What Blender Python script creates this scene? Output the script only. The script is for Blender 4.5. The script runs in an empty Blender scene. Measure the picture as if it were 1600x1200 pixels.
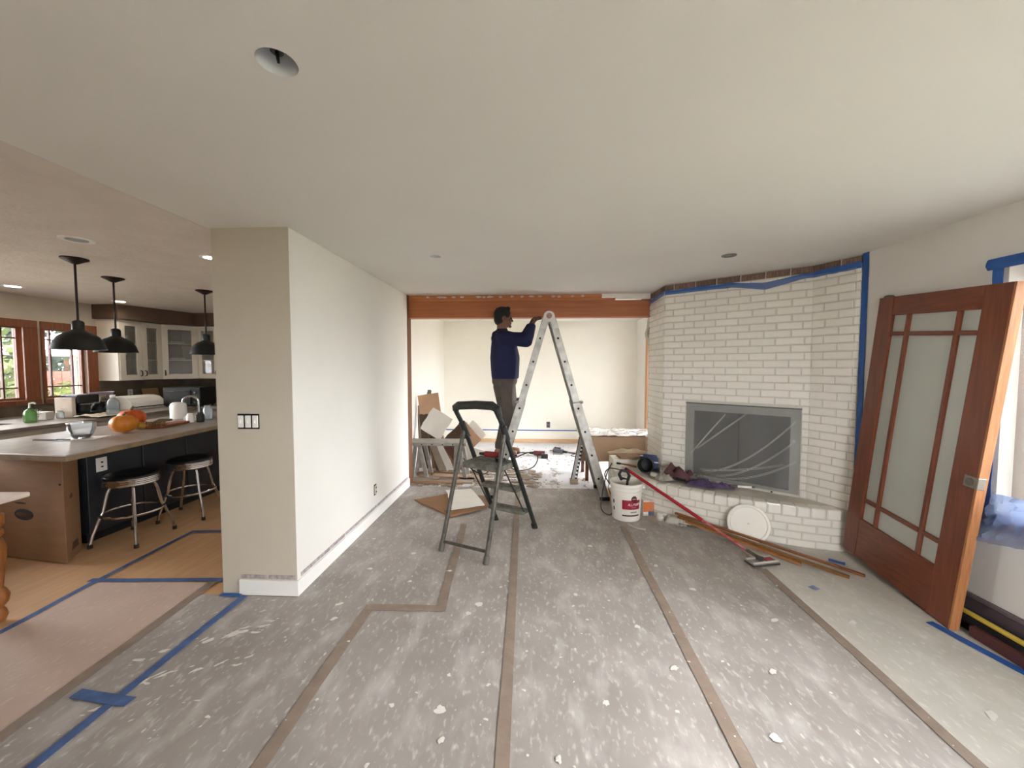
import bpy, bmesh, math, random
from mathutils import Vector, Matrix, noise
from math import sin, cos, pi, radians

S = bpy.context.scene
COL = S.collection
random.seed(7)

# ------------------------------------------------------------------ camera
cam_d = bpy.data.cameras.new('camera')
cam_d.lens = 13.5
cam_d.sensor_width = 36.0
cam_d.sensor_fit = 'HORIZONTAL'
cam_d.clip_start = 0.02
cam = bpy.data.objects.new('camera', cam_d)
COL.objects.link(cam)
cam.location = (0, 0, 1.52)
cam.rotation_euler = (radians(90 - 2.669), 0, radians(2.863))
S.camera = cam

# ------------------------------------------------------------------ sky, sun, exposure
world = bpy.data.worlds.new('sky')
S.world = world
world.use_nodes = True
wn = world.node_tree
bg = wn.nodes['Background']
bg.inputs[0].default_value = (0.95, 0.96, 1.0, 1)
bg.inputs[1].default_value = 7.0
sun_d = bpy.data.lights.new('sun', 'SUN')
sun_d.energy = 4.0
sun_d.angle = radians(1.0)
sun_d.color = (1.0, 0.95, 0.85)
sun = bpy.data.objects.new('sun', sun_d)
COL.objects.link(sun)
sun.rotation_euler = (radians(8), radians(8), 0)      # high sun, from the east over the roof

S.view_settings.view_transform = 'Standard'
S.view_settings.look = 'None'
S.view_settings.gamma = 1.0
S.view_settings.use_curve_mapping = False
S.view_settings.exposure = 2.65
S.cycles.use_denoising = True
S.cycles.max_bounces = 10
S.cycles.diffuse_bounces = 6
S.cycles.transparent_max_bounces = 16
S.cycles.sample_clamp_indirect = 6.0

def portal(name, loc, rot, sx, sy):
    d = bpy.data.lights.new(name, 'AREA')
    d.shape = 'RECTANGLE'; d.size = sx; d.size_y = sy
    d.cycles.is_portal = True
    o = bpy.data.objects.new(name, d); COL.objects.link(o)
    o.location = loc; o.rotation_euler = rot
    return o
# sky portals, one for each window or glass door, added ones too (they guide the sky light, they give off none)
portal('window_portal_right', (2.72, 1.075, 1.36), (0, radians(90), 0), 1.44, 2.35)
portal('added_window_portal_rear', (1.2, -2.73, 1.45), (radians(90), 0, 0), 1.6, 1.2)
portal('window_portal_back_room', (2.17, 5.9, 1.02), (0, radians(90), 0), 2.0, 1.9)
portal('window_portal_kitchen', (-6.38, 4.3, 1.56), (0, radians(-90), 0), 0.9, 1.8)
portal('added_window_portal_left', (-6.38, 2.7, 1.55), (0, radians(-90), 0), 1.0, 1.6)

# ------------------------------------------------------------------ helpers
def C(r, g, b):
    def f(c):
        c /= 255.0
        return c / 12.92 if c <= 0.04045 else ((c + 0.055) / 1.055) ** 2.4
    return (f(r), f(g), f(b), 1)

MATS = {}
def mat(name, col, rough=0.6, metal=0.0, var=0.12, scale=6.0, bump=0.0, bscale=40.0, stretch=None, col2=None,
        rnd=0.0, spec=0.5, trans=0.0, coat=0.0):
    """procedural material: noise mottled colour, optional second colour, fine relief, per-object variation"""
    if name in MATS: return MATS[name]
    m = bpy.data.materials.new(name); m.use_nodes = True
    t = m.node_tree; N = t.nodes; L = t.links
    p = N['Principled BSDF']
    tc = N.new('ShaderNodeTexCoord')
    mp = N.new('ShaderNodeMapping')
    if stretch: mp.inputs['Scale'].default_value = stretch
    L.new(tc.outputs['Object'], mp.inputs[0])
    nz = N.new('ShaderNodeTexNoise'); nz.inputs['Scale'].default_value = scale; nz.inputs['Detail'].default_value = 5
    L.new(mp.outputs[0], nz.inputs['Vector'])
    mx = N.new('ShaderNodeMix'); mx.data_type = 'RGBA'
    if col2 is None:
        a = tuple(min(1, c * (1 - var)) for c in col[:3]) + (1,)
        b = tuple(min(1, c * (1 + var)) for c in col[:3]) + (1,)
    else:
        a, b = col, col2
    mx.inputs[6].default_value = a; mx.inputs[7].default_value = b
    cr = N.new('ShaderNodeValToRGB'); cr.color_ramp.elements[0].position = 0.3; cr.color_ramp.elements[1].position = 0.7
    L.new(nz.outputs[0], cr.inputs[0]); L.new(cr.outputs[0], mx.inputs[0])
    out = mx.outputs[2]
    if rnd:
        oi = N.new('ShaderNodeObjectInfo'); hs = N.new('ShaderNodeHueSaturation')
        mr = N.new('ShaderNodeMapRange'); mr.inputs[3].default_value = 1 - rnd; mr.inputs[4].default_value = 1 + rnd
        L.new(oi.outputs['Random'], mr.inputs[0]); L.new(mr.outputs[0], hs.inputs['Value']); L.new(out, hs.inputs['Color'])
        out = hs.outputs[0]
    L.new(out, p.inputs['Base Color'])
    p.inputs['Roughness'].default_value = rough
    p.inputs['Metallic'].default_value = metal
    p.inputs['Specular IOR Level'].default_value = spec
    p.inputs['Transmission Weight'].default_value = trans
    p.inputs['Coat Weight'].default_value = coat
    if bump:
        n2 = N.new('ShaderNodeTexNoise'); n2.inputs['Scale'].default_value = bscale; n2.inputs['Detail'].default_value = 4
        L.new(mp.outputs[0], n2.inputs['Vector'])
        bp = N.new('ShaderNodeBump'); bp.inputs['Strength'].default_value = bump; bp.inputs['Distance'].default_value = 0.02
        L.new(n2.outputs[0], bp.inputs['Height']); L.new(bp.outputs[0], p.inputs['Normal'])
    MATS[name] = m
    return m

def sheer(name, col, clear, rough=0.25, gloss=0.3, bscale=8.0, bump=0.4, transl=0.5, tint=1.0, cap=1.0):
    """thin see-through stuff (glass panes, plastic film): clear part + film colour + sheen"""
    if name in MATS: return MATS[name]
    m = bpy.data.materials.new(name); m.use_nodes = True
    t = m.node_tree; N = t.nodes; L = t.links
    N.remove(N['Principled BSDF']); o = N['Material Output']
    tr = N.new('ShaderNodeBsdfTransparent'); tr.inputs[0].default_value = (tint, tint, tint, 1)
    df = N.new('ShaderNodeBsdfDiffuse'); df.inputs[0].default_value = col
    tl = N.new('ShaderNodeBsdfTranslucent'); tl.inputs[0].default_value = col
    gl = N.new('ShaderNodeBsdfGlossy'); gl.inputs['Roughness'].default_value = rough; gl.inputs[0].default_value = (1, 1, 1, 1)
    tc = N.new('ShaderNodeTexCoord')
    nz = N.new('ShaderNodeTexNoise'); nz.inputs['Scale'].default_value = bscale; nz.inputs['Detail'].default_value = 4
    L.new(tc.outputs['Object'], nz.inputs['Vector'])
    bp = N.new('ShaderNodeBump'); bp.inputs['Strength'].default_value = bump; bp.inputs['Distance'].default_value = 0.03
    L.new(nz.outputs[0], bp.inputs['Height'])
    for n in (df, tl, gl): L.new(bp.outputs[0], n.inputs['Normal'])
    m1 = N.new('ShaderNodeMixShader'); m1.inputs[0].default_value = transl
    L.new(df.outputs[0], m1.inputs[1]); L.new(tl.outputs[0], m1.inputs[2])
    fr = N.new('ShaderNodeFresnel'); fr.inputs[0].default_value = 1.4
    ml = N.new('ShaderNodeMath'); ml.operation = 'MULTIPLY'; ml.inputs[1].default_value = gloss
    L.new(fr.outputs[0], ml.inputs[0])
    mn = N.new('ShaderNodeMath'); mn.operation = 'MINIMUM'; mn.inputs[1].default_value = cap
    L.new(ml.outputs[0], mn.inputs[0])
    m2 = N.new('ShaderNodeMixShader'); m2.inputs[0].default_value = clear
    L.new(m1.outputs[0], m2.inputs[1]); L.new(tr.outputs[0], m2.inputs[2])
    m3 = N.new('ShaderNodeMixShader'); L.new(mn.outputs[0], m3.inputs[0])
    L.new(m2.outputs[0], m3.inputs[1]); L.new(gl.outputs[0], m3.inputs[2])
    L.new(m3.outputs[0], o.inputs[0])
    MATS[name] = m
    return m

def emit(name, col, s):
    m = bpy.data.materials.new(name); m.use_nodes = True
    p = m.node_tree.nodes['Principled BSDF']
    p.inputs['Base Color'].default_value = col
    p.inputs['Emission Color'].default_value = col; p.inputs['Emission Strength'].default_value = s
    return m

W = {}          # world matrix of every parent
class G:
    """collects shapes, done() links them as one mesh object"""
    def __init__(s): s.v = []; s.f = []
    def add(s, vs, fs):
        k = len(s.v); s.v += [Vector(v) for v in vs]; s.f += [tuple(i + k for i in f) for f in fs]; return s
    def box(s, x0, y0, z0, x1, y1, z1):
        return s.add([(x0,y0,z0),(x1,y0,z0),(x1,y1,z0),(x0,y1,z0),(x0,y0,z1),(x1,y0,z1),(x1,y1,z1),(x0,y1,z1)],
                     [(0,3,2,1),(4,5,6,7),(0,1,5,4),(1,2,6,5),(2,3,7,6),(3,0,4,7)])
    def obox(s, c, size, R=None, top=None):
        """box of given size about c, turned by R (Matrix 3x3); top = (sx, sy) taper of the upper face"""
        hx, hy, hz = [d / 2 for d in size]; tx, ty = top or (1, 1)
        vs = [(-hx,-hy,-hz),(hx,-hy,-hz),(hx,hy,-hz),(-hx,hy,-hz),(-hx*tx,-hy*ty,hz),(hx*tx,-hy*ty,hz),(hx*tx,hy*ty,hz),(-hx*tx,hy*ty,hz)]
        vs = [(R @ Vector(v) if R else Vector(v)) + Vector(c) for v in vs]
        return s.add(vs, [(0,3,2,1),(4,5,6,7),(0,1,5,4),(1,2,6,5),(2,3,7,6),(3,0,4,7)])
    def bar(s, p0, p1, w, h, up=(0,0,1)):
        """rectangular bar from p0 to p1; w across, h along up"""
        p0 = Vector(p0); p1 = Vector(p1); d = (p1 - p0); l = d.length; d.normalize()
        a = d.cross(Vector(up)).normalized(); b = a.cross(d).normalized()
        vs = []
        for p in (p0, p1):
            for i, j in ((-1,-1),(1,-1),(1,1),(-1,1)): vs.append(p + a * (i * w / 2) + b * (j * h / 2))
        return s.add(vs, [(3,2,1,0),(4,5,6,7),(0,1,5,4),(1,2,6,5),(2,3,7,6),(3,0,4,7)])
    def tube(s, pts, r, n=8, closed=False, cap=True):
        pts = [Vector(p) for p in pts]; m = len(pts)
        rs = r if isinstance(r, (list, tuple)) else [r] * m
        vs = []; fs = []; prev = None
        for i, p in enumerate(pts):
            if closed: d = pts[(i + 1) % m] - pts[i - 1]
            else: d = pts[min(i + 1, m - 1)] - pts[max(i - 1, 0)]
            d.normalize()
            if prev is None:
                a = d.orthogonal().normalized()
            else:
                a = (prev - d * prev.dot(d)).normalized()
            prev = a; b = d.cross(a)
            for k in range(n):
                t = 2 * pi * k / n
                vs.append(p + (a * cos(t) + b * sin(t)) * rs[i])
        rng = m if closed else m - 1
        for i in range(rng):
            for k in range(n):
                j = (i + 1) % m
                fs.append((i*n+k, i*n+(k+1)%n, j*n+(k+1)%n, j*n+k))
        if cap and not closed:
            fs.append(tuple(range(n))[::-1]); fs.append(tuple((m-1)*n + k for k in range(n)))
        return s.add(vs, fs)
    def cyl(s, p0, p1, r0, r1=None, n=16):
        return s.tube([p0, p1], [r0, r0 if r1 is None else r1], n)
    def lathe(s, prof, c=(0,0,0), n=24, R=None, wob=None):
        """prof = [(r, z)]; closed where r = 0"""
        vs = []; fs = []; c = Vector(c); m = len(prof)
        for r, z in prof:
            for k in range(n):
                t = 2 * pi * k / n
                rr = r * (wob(t, z) if wob else 1)
                p = Vector((rr * cos(t), rr * sin(t), z))
                vs.append((R @ p if R else p) + c)
        for i in range(m - 1):
            for k in range(n):
                fs.append((i*n+k, i*n+(k+1)%n, (i+1)*n+(k+1)%n, (i+1)*n+k))
        return s.add(vs, fs)
    def ball(s, c, r, n=12, R=None):
        rx, ry, rz = r if isinstance(r, (list, tuple)) else (r, r, r)
        vs = []; fs = []; c = Vector(c); m = n // 2 + 1
        for i in range(m):
            a = -pi/2 + pi * i / (m - 1)
            for k in range(n):
                t = 2*pi*k/n
                p = Vector((rx*cos(a)*cos(t), ry*cos(a)*sin(t), rz*sin(a)))
                vs.append((R @ p if R else p) + c)
        for i in range(m - 1):
            for k in range(n): fs.append((i*n+k, i*n+(k+1)%n, (i+1)*n+(k+1)%n, (i+1)*n+k))
        return s.add(vs, fs)
    def capsule(s, p0, p1, r0, r1=None, n=12):
        r1 = r0 if r1 is None else r1
        p0 = Vector(p0); p1 = Vector(p1); d = (p1 - p0).normalized()
        pts = []; rs = []
        for i in range(4):
            a = pi/2 * i / 4
            pts.append(p0 - d * r0 * cos(a)); rs.append(max(r0 * sin(a), 1e-4))
        pts.append(p0); rs.append(r0); pts.append(p1); rs.append(r1)
        for i in range(3, -1, -1):
            a = pi/2 * i / 4
            pts.append(p1 + d * r1 * cos(a)); rs.append(max(r1 * sin(a), 1e-4))
        return s.tube(pts, rs, n)
    def prism(s, poly, d0, d1, f):
        """poly of (a, b); f(a, b, d) -> point"""
        n = len(poly)
        vs = [f(a, b, d0) for a, b in poly] + [f(a, b, d1) for a, b in poly]
        fs = [tuple(range(n)), tuple(range(2*n-1, n-1, -1))] + [(i, n+i, n+(i+1)%n, (i+1)%n) for i in range(n)]
        return s.add(vs, fs)
    def grid(s, f, nu, nv, thick=0.0):
        vs = [Vector(f(i/nu, j/nv)) for j in range(nv+1) for i in range(nu+1)]
        fs = [(j*(nu+1)+i, j*(nu+1)+i+1, (j+1)*(nu+1)+i+1, (j+1)*(nu+1)+i) for j in range(nv) for i in range(nu)]
        if not thick: return s.add(vs, fs)
        bm = bmesh.new()
        bv = [bm.verts.new(v) for v in vs]
        for q in fs: bm.faces.new([bv[i] for i in q])
        bm.normal_update()
        nn = [v.normal.copy() for v in bv]; bm.free()
        k = len(vs)
        vs2 = vs + [v - nn[i] * thick for i, v in enumerate(vs)]
        fs2 = fs + [tuple(i + k for i in q)[::-1] for q in fs]
        ring = [i for i in range(nu+1)] + [j*(nu+1)+nu for j in range(1, nv+1)] + [nv*(nu+1)+i for i in range(nu-1, -1, -1)] + [j*(nu+1) for j in range(nv-1, 0, -1)]
        for a in range(len(ring)):
            b = (a + 1) % len(ring)
            fs2.append((ring[b], ring[a], ring[a]+k, ring[b]+k))
        return s.add(vs2, fs2)
    def done(s, name, m, parent=None, smooth=False, bevel=0.0, seg=1, local=False, fix=True, origin=None):
        vs = s.v
        if parent is not None:
            if not local:
                inv = W[parent].inverted(); vs = [inv @ v for v in vs]
            off = Vector((0,0,0))
        else:
            if origin is not None: off = Vector(origin)
            else:
                xs = [v.x for v in vs]; ys = [v.y for v in vs]; zs = [v.z for v in vs]
                off = Vector(((min(xs)+max(xs))/2, (min(ys)+max(ys))/2, min(zs)))
            vs = [v - off for v in vs]
        me = bpy.data.meshes.new(name); me.from_pydata(vs, [], s.f)
        if fix or bevel:
            bm = bmesh.new(); bm.from_mesh(me)
            bmesh.ops.remove_doubles(bm, verts=bm.verts, dist=1e-6)
            if fix: bmesh.ops.recalc_face_normals(bm, faces=bm.faces)
            if bevel:
                es = [e for e in bm.edges if len(e.link_faces) == 2 and e.calc_face_angle(0) > 0.5]
                bmesh.ops.bevel(bm, geom=es, offset=bevel, segments=seg, affect='EDGES', profile=0.5, clamp_overlap=True)
            bm.to_mesh(me); bm.free()
        if smooth:
            me.polygons.foreach_set('use_smooth', [True] * len(me.polygons))
            me.set_sharp_from_angle(angle=radians(40))
        me.materials.append(m)
        o = bpy.data.objects.new(name, me); COL.objects.link(o)
        if parent is not None:
            o.parent = parent; W[o] = W[parent].copy()
        else:
            o.location = off; W[o] = Matrix.Translation(off)
        return o

def tag(o, label=None, cat=None, group=None, kind=None):
    if label: o['label'] = label
    if cat: o['category'] = cat
    if group: o['group'] = group
    if kind: o['kind'] = kind
    return o
def thing(name, label, cat, loc=(0,0,0), rz=0.0, group=None):
    o = bpy.data.objects.new(name, None); COL.objects.link(o)
    o.empty_display_size = 0.1
    o.location = loc; o.rotation_euler = (0, 0, rz)
    W[o] = Matrix.Translation(Vector(loc)) @ Matrix.Rotation(rz, 4, 'Z')
    return tag(o, label, cat, group)
def struct(o, label=None):
    return tag(o, label, None, None, 'structure')
def srt(name, label, loc=(0,0,0)):
    o = thing(name, label, None, loc); o['kind'] = 'structure'; return o
def copy_tree(o, parent=None):
    c = o.copy(); COL.objects.link(c)
    if parent is not None: c.parent = parent
    for ch in list(o.children): copy_tree(ch, c)
    return c
def nz(x, y, z=0.0, s=1.0): return noise.noise(Vector((x*s, y*s, z*s)))
def rotz(a): return Matrix.Rotation(a, 3, 'Z')
def rot(ax, a): return Matrix.Rotation(a, 3, ax)

# ------------------------------------------------------------------ materials
m_wall   = mat('wall_paint', C(224,221,214), 0.75, var=0.015, scale=3, bump=0.03, bscale=180)
m_ceil   = mat('ceiling_paint', C(222,219,212), 0.8, var=0.015, scale=2, bump=0.04, bscale=120)
m_kceil  = mat('kitchen_ceiling_texture', C(214,204,194), 0.85, var=0.05, scale=5, bump=0.35, bscale=30)
m_trimw  = mat('white_trim_paint', C(232,231,226), 0.45, var=0.02, scale=8)
m_old    = mat('old_mauve_paint_and_plaster', C(128,112,118), 0.8, var=0.2, scale=30, col2=C(186,178,176))
m_beam   = mat('fir_beam', C(150,84,44), 0.55, col2=C(172,102,58), scale=3, stretch=(0.6,14,14), bump=0.08, bscale=12)
m_beam2  = mat('fir_lamination', C(164,94,50), 0.6, col2=C(192,122,72), scale=4, stretch=(0.6,16,16), bump=0.1, bscale=14)
m_oldwood= mat('rough_wood_post', C(96,62,40), 0.7, col2=C(128,84,54), scale=5, stretch=(12,12,0.8))
m_cherry = mat('red_brown_door_wood', C(104,50,28), 0.42, col2=C(126,64,38), scale=4, stretch=(14,14,0.8), bump=0.04, bscale=14, coat=0.2)
m_cherryh= mat('red_brown_door_wood_rail', C(104,50,28), 0.42, col2=C(126,64,38), scale=4, stretch=(14,0.8,14), bump=0.04, bscale=14, coat=0.2)
m_dooredge=mat('raw_door_edge', C(150,96,56), 0.55, col2=C(180,122,76), scale=4, stretch=(20,20,1.0))
m_winwood= mat('window_cherry', C(108,60,36), 0.45, col2=C(132,76,46), scale=4, stretch=(12,12,1.0))
m_brickw = mat('painted_white_brick', C(236,232,222), 0.6, var=0.03, scale=20, bump=0.25, bscale=60, rnd=0.035)
m_mortar = mat('painted_mortar', C(204,198,188), 0.8, var=0.06, scale=30, bump=0.2, bscale=80)
m_brickd = mat('bare_brown_brick', C(92,74,64), 0.85, col2=C(140,112,98), scale=18, bump=0.4, bscale=60, rnd=0.2)
m_tape   = mat('blue_masking_tape', C(38,88,160), 0.6, var=0.12, scale=20, bump=0.1, bscale=40)
m_tapef  = mat('blue_tape_on_floor', C(66,92,138), 0.7, var=0.25, scale=14, bump=0.1, bscale=40)
m_seam   = mat('brown_seam_tape', C(136,120,106), 0.6, var=0.14, scale=10, bump=0.15, bscale=30)
m_alu    = mat('worn_aluminium', C(176,174,168), 0.45, metal=0.65, col2=C(142,138,130), scale=12, bump=0.05)
m_aludk  = mat('grey_steel_tube', C(56,54,49), 0.5, metal=0.35, col2=C(92,88,80), scale=22)
m_black  = mat('black_plastic', C(22,22,22), 0.45, var=0.2, scale=10)
m_paintblack = mat('paint_spattered_black', C(14,15,14), 0.5, col2=C(42,44,40), scale=26, bump=0.1)
m_stepdust = mat('plaster_caked_step', C(76,76,68), 0.8, col2=C(122,119,108), scale=20, bump=0.3, bscale=50)
m_rubber = mat('rubber', C(30,30,30), 0.8, var=0.2)
m_chrome = mat('chrome', C(205,205,205), 0.12, metal=1.0, var=0.03)
m_white  = mat('white_plastic', C(232,230,224), 0.4, var=0.02)
m_dark   = mat('dark_void', C(12,12,12), 0.9, var=0.1)
m_glass  = sheer('window_glass', C(220,235,230), 0.96, rough=0.02, gloss=0.9, bump=0.0, transl=0.5)
m_film   = sheer('plastic_film', C(240,238,232), 0.82, rough=0.22, gloss=0.9, bscale=7, bump=0.35, transl=0.4, cap=.10)
m_filmw  = sheer('window_plastic_film', C(206,216,208), 0.84, rough=0.3, gloss=0.6, bscale=7, bump=0.3, transl=0.7, cap=.12)
m_kglass = sheer('dimmed_window_glass', C(120,124,120), 0.97, rough=0.02, gloss=0.9, bump=0.0, tint=0.7)  # pane tint added to dim the bright view outside, no insect screen
m_dpane  = sheer('door_glass_under_film', C(222,226,218), 0.12, rough=0.25, gloss=0.8, bscale=6, bump=0.25, transl=0.3)
m_kraft  = mat('kraft_paper', C(168,140,112), 0.75, var=0.06, scale=5, bump=0.1, bscale=12)
m_card   = mat('cardboard', C(140,104,72), 0.8, var=0.08, scale=5, stretch=(1,1,6))
m_drywall= mat('drywall_face', C(226,222,212), 0.8, var=0.04, scale=8)
m_drycore= mat('drywall_back_paper', C(176,150,122), 0.85, var=0.1, scale=8)
m_gyp    = mat('broken_plaster', C(190,184,176), 0.9, var=0.15, scale=16, bump=0.3)
# ------------------------------------------------------------------ the shell
def paper_mat(name, a, b, dust, amt):
    """floor paper: two tones, drifting pale dust and fine paint specks"""
    m = bpy.data.materials.new(name); m.use_nodes = True
    t = m.node_tree; N = t.nodes; L = t.links; p = N['Principled BSDF']
    tc = N.new('ShaderNodeTexCoord'); geo = N.new('ShaderNodeNewGeometry')
    def noise_n(sc, det, vec=None):
        n = N.new('ShaderNodeTexNoise'); n.inputs['Scale'].default_value = sc; n.inputs['Detail'].default_value = det
        L.new(vec or geo.outputs['Position'], n.inputs['Vector']); return n
    def ramp(src, lo, hi):
        r = N.new('ShaderNodeMapRange'); r.inputs[1].default_value = lo; r.inputs[2].default_value = hi; r.clamp = True
        L.new(src, r.inputs[0]); return r.outputs[0]
    def mix(f, c1, c2):
        x = N.new('ShaderNodeMix'); x.data_type = 'RGBA'; L.new(f, x.inputs[0])
        for k, c in ((6, c1), (7, c2)):
            if isinstance(c, tuple): x.inputs[k].default_value = c
            else: L.new(c, x.inputs[k])
        return x.outputs[2]
    mp = N.new('ShaderNodeMapping'); mp.inputs['Scale'].default_value = (1, 0.45, 1); mp.inputs['Rotation'].default_value = (0, 0, 0.35)
    L.new(geo.outputs['Position'], mp.inputs[0])
    c = mix(ramp(noise_n(2.2, 6).outputs[0], .35, .65), a, b)
    f = ramp(noise_n(9, 8, mp.outputs[0]).outputs[0], .5, .85)
    mu = N.new('ShaderNodeMath'); mu.operation = 'MULTIPLY'; mu.inputs[1].default_value = amt; L.new(f, mu.inputs[0])
    c = mix(mu.outputs[0], c, dust)
    v = N.new('ShaderNodeTexVoronoi'); v.inputs['Scale'].default_value = 16; L.new(mp.outputs[0], v.inputs['Vector'])
    sp = N.new('ShaderNodeMath'); sp.operation = 'LESS_THAN'; sp.inputs[1].default_value = 0.085; L.new(v.outputs['Distance'], sp.inputs[0])
    g2 = N.new('ShaderNodeMath'); g2.operation = 'MULTIPLY'; L.new(sp.outputs[0], g2.inputs[0]); L.new(ramp(noise_n(1.3, 2).outputs[0], .42, .55), g2.inputs[1])
    c = mix(g2.outputs[0], c, C(205,200,190))
    c = mix(ramp(noise_n(46, 4, mp.outputs[0]).outputs[0], .56, .8), c, dust)
    L.new(c, p.inputs['Base Color']); p.inputs['Roughness'].default_value = 0.62
    bp = N.new('ShaderNodeBump'); bp.inputs['Strength'].default_value = 0.12; bp.inputs['Distance'].default_value = 0.02
    L.new(noise_n(5, 6, mp.outputs[0]).outputs[0], bp.inputs['Height']); L.new(bp.outputs[0], p.inputs['Normal'])
    return m
m_grey  = paper_mat('grey_floor_paper', C(143,136,130), C(159,152,146), C(198,194,189), 0.75)
m_greyr = paper_mat('pale_floor_paper', C(184,180,171), C(196,192,183), C(216,213,205), 0.6)  # paler paper tone for the right-hand floor strip
m_pink  = paper_mat('tan_floor_paper', C(184,162,148), C(194,172,156), C(204,186,170), 0.3)
m_cloth = paper_mat('white_dusty_floor_cloth', C(190,190,192), C(206,207,210), C(228,228,228), 0.5)
m_kfloor= mat('kitchen_floor_boards', C(206,166,124), 0.5, col2=C(192,152,112), scale=3, stretch=(8,1,1))

floor = struct(G().box(-6.4, -2.75, -0.12, 2.75, 7.75, -0.004).done('floor', m_kfloor), 'tan floor running under the paper of both rooms')
def sheet(x0, x1, y0, y1, m, z=0.0, s0=0.0, s1=0.0):
    """a strip of floor paper with soft waves; s0, s1 = sideways drift of its two edges towards the far end"""
    def f(u, v):
        y = y0 + (y1 - y0) * v
        x = (x0 + s0 * v) * (1 - u) + (x1 + s1 * v) * u
        return (x, y, z + 0.0022 + 0.0018 * nz(x, y, 0, 3.0))
    n = max(2, int((x1 - x0) / 0.09)); k = max(2, int((y1 - y0) / 0.12))
    return G().grid(f, n, k, 0.0015).done('paper_sheet', m, floor, smooth=True)
sheet(-2.13, -1.05, -2.4, 2.385, m_grey, 0, -0.08, 0.03)
sheet(-1.05, -0.09, -2.4, 4.72, m_grey, 0, 0.03, -0.05)
sheet(-0.09, 0.83, -2.4, 4.72, m_grey, 0, -0.05, 0.05)
sheet(0.83, 1.69, -2.4, 4.2, m_grey, 0, 0.05, 0.06)
sheet(1.69, 2.59, -2.4, 3.4, m_greyr, 0, 0.06, 0.0)
sheet(-1.53, -1.02, 2.385, 4.72, m_grey)
sheet(-3.02, -2.14, -2.4, 2.52, m_pink, 0, -0.04, -0.08)
sheet(-1.73, 2.04, 4.73, 7.58, m_cloth)

m_plaster = mat('dried_white_paint', C(210,206,198), 0.55, var=0.06, scale=20)
# dried paint and plaster splashes on the paper
g = G()
def splat(x, y, r, ecc=1.0, ang=0.0, n=9):
    ph = random.random() * 9
    ca, sa = cos(ang), sin(ang); vs = [(x, y, 0.0072)]
    for k in range(n):
        t = 2*pi*k/n; rr = r * (1 + 0.7 * nz(cos(t)*1.6 + ph, sin(t)*1.6, ph))
        a, b = rr*cos(t)*ecc, rr*sin(t)
        vs.append((x + a*ca - b*sa, y + a*sa + b*ca, 0.0058))
    g.add(vs, [(0, k+1, (k+1) % n + 1) for k in range(n)])
for x, y, r, e in [(-.40,1.61,.028,1.2),(-.36,1.47,.016,1.2),(-.40,1.80,.014,1),(-.62,1.62,.012,1.3),(-.62,1.36,.014,1),(-.33,2.36,.03,1.1),(-.38,2.27,.022,1.3),
                   (-1.52,2.12,.028,1.3),(-1.18,2.18,.02,1.3),(-1.0,2.0,.014,1.2),(-1.62,2.02,.05,1.5),(-1.74,1.98,.045,1.8),(-1.22,2.32,.02,1.8),(-.97,1.63,.012,1),
                   (-1.78,1.74,.03,2.4),(-1.62,1.79,.035,2.8),(-1.5,1.83,.03,2.6),(-1.86,1.66,.024,3),(-1.92,1.52,.026,2.4),(-1.98,1.85,.03,3),(-.2,1.75,.012,1.2),
                   (.11,1.42,.02,1),(.34,1.68,.02,1),(1.0,1.55,.024,1.3),(1.2,1.9,.02,1.6),(.72,1.9,.02,1.6),(.62,2.2,.018,1.2),(.3,2.5,.02,1),(1.45,2.3,.018,2),(.5,3.2,.025,1.4),
                   (1.1,2.6,.02,1.5),(.95,2.9,.018,1.6),(-.6,2.75,.02,1.6),(-.85,2.6,.018,1.3),(-.95,3.0,.02,1.6),(-1.2,2.75,.018,2),(2.0,1.7,.02,2),(1.9,2.3,.02,2.2),(2.2,2.2,.018,2)]:
    if x < -1.45:
        for k_ in range(4):     # brushed smear: a bundle of thin streaks
            splat(x + random.uniform(-r, r)*1.6, y + random.uniform(-r, r)*1.2, r*random.uniform(.12,.3), random.uniform(2.5, 6), random.gauss(.6, .25), 10)
    else: splat(x, y, r*.72, e, random.uniform(-.3, 1.3), 12)
for i in range(430):
    x = random.uniform(-1.5, 2.3); y = random.uniform(0.9, 4.2)
    if x > 1.2 and y > 3.3: continue
    splat(x, y, random.choice([.0015,.002,.002,.003,.003,.004,.005,.007]), random.uniform(1, 2.4), random.uniform(-.6, 1.2), 6)
for i in range(60):
    splat(random.uniform(-2.1, -1.5), random.uniform(1.1, 2.35), random.uniform(.002,.005), random.uniform(1, 4), random.uniform(.2, .9), 6)
tag(g.done('paint_splatter', m_plaster, smooth=False, fix=True), 'dried white paint and plaster spots over the grey floor paper', 'paint', kind='stuff')

# tape on the floor
def tape(p, q, w, m, name, label, group=None, cat='tape', z=0.0062):
    p = Vector((p[0], p[1], 0)); q = Vector((q[0], q[1], 0)); d = (q - p); n = max(2, int(d.length / .12)); s = d.normalized().cross(Vector((0,0,1)))
    def f(u, v):
        a = p + d * v + s * (w * (u - .5) * (1 + .12 * nz(v * 9, u, p.x)) + .006 * nz(v * 4, p.x, p.y))
        return (a.x, a.y, z + .0006 * nz(a.x, a.y, 0, 9))
    return tag(G().grid(f, 2, n, 0.001).done(name, m, smooth=True), label, cat, group)
SG = 'brown seam tapes between the floor papers'
tape((-2.06,-.5), (-2.23,2.55), .06, m_seam, 'seam_tape', 'brown tape seam where the tan floor paper meets the grey', SG)
tape((-1.05,-.5), (-1.015,2.32), .06, m_seam, 'seam_tape', 'brown tape seam running towards the corner of the white partition', SG)
tape((-1.03,2.30), (-.53,2.31), .06, m_seam, 'seam_tape', 'short brown tape crosspiece joining two seams near the partition', SG, z=0.0075)
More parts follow.
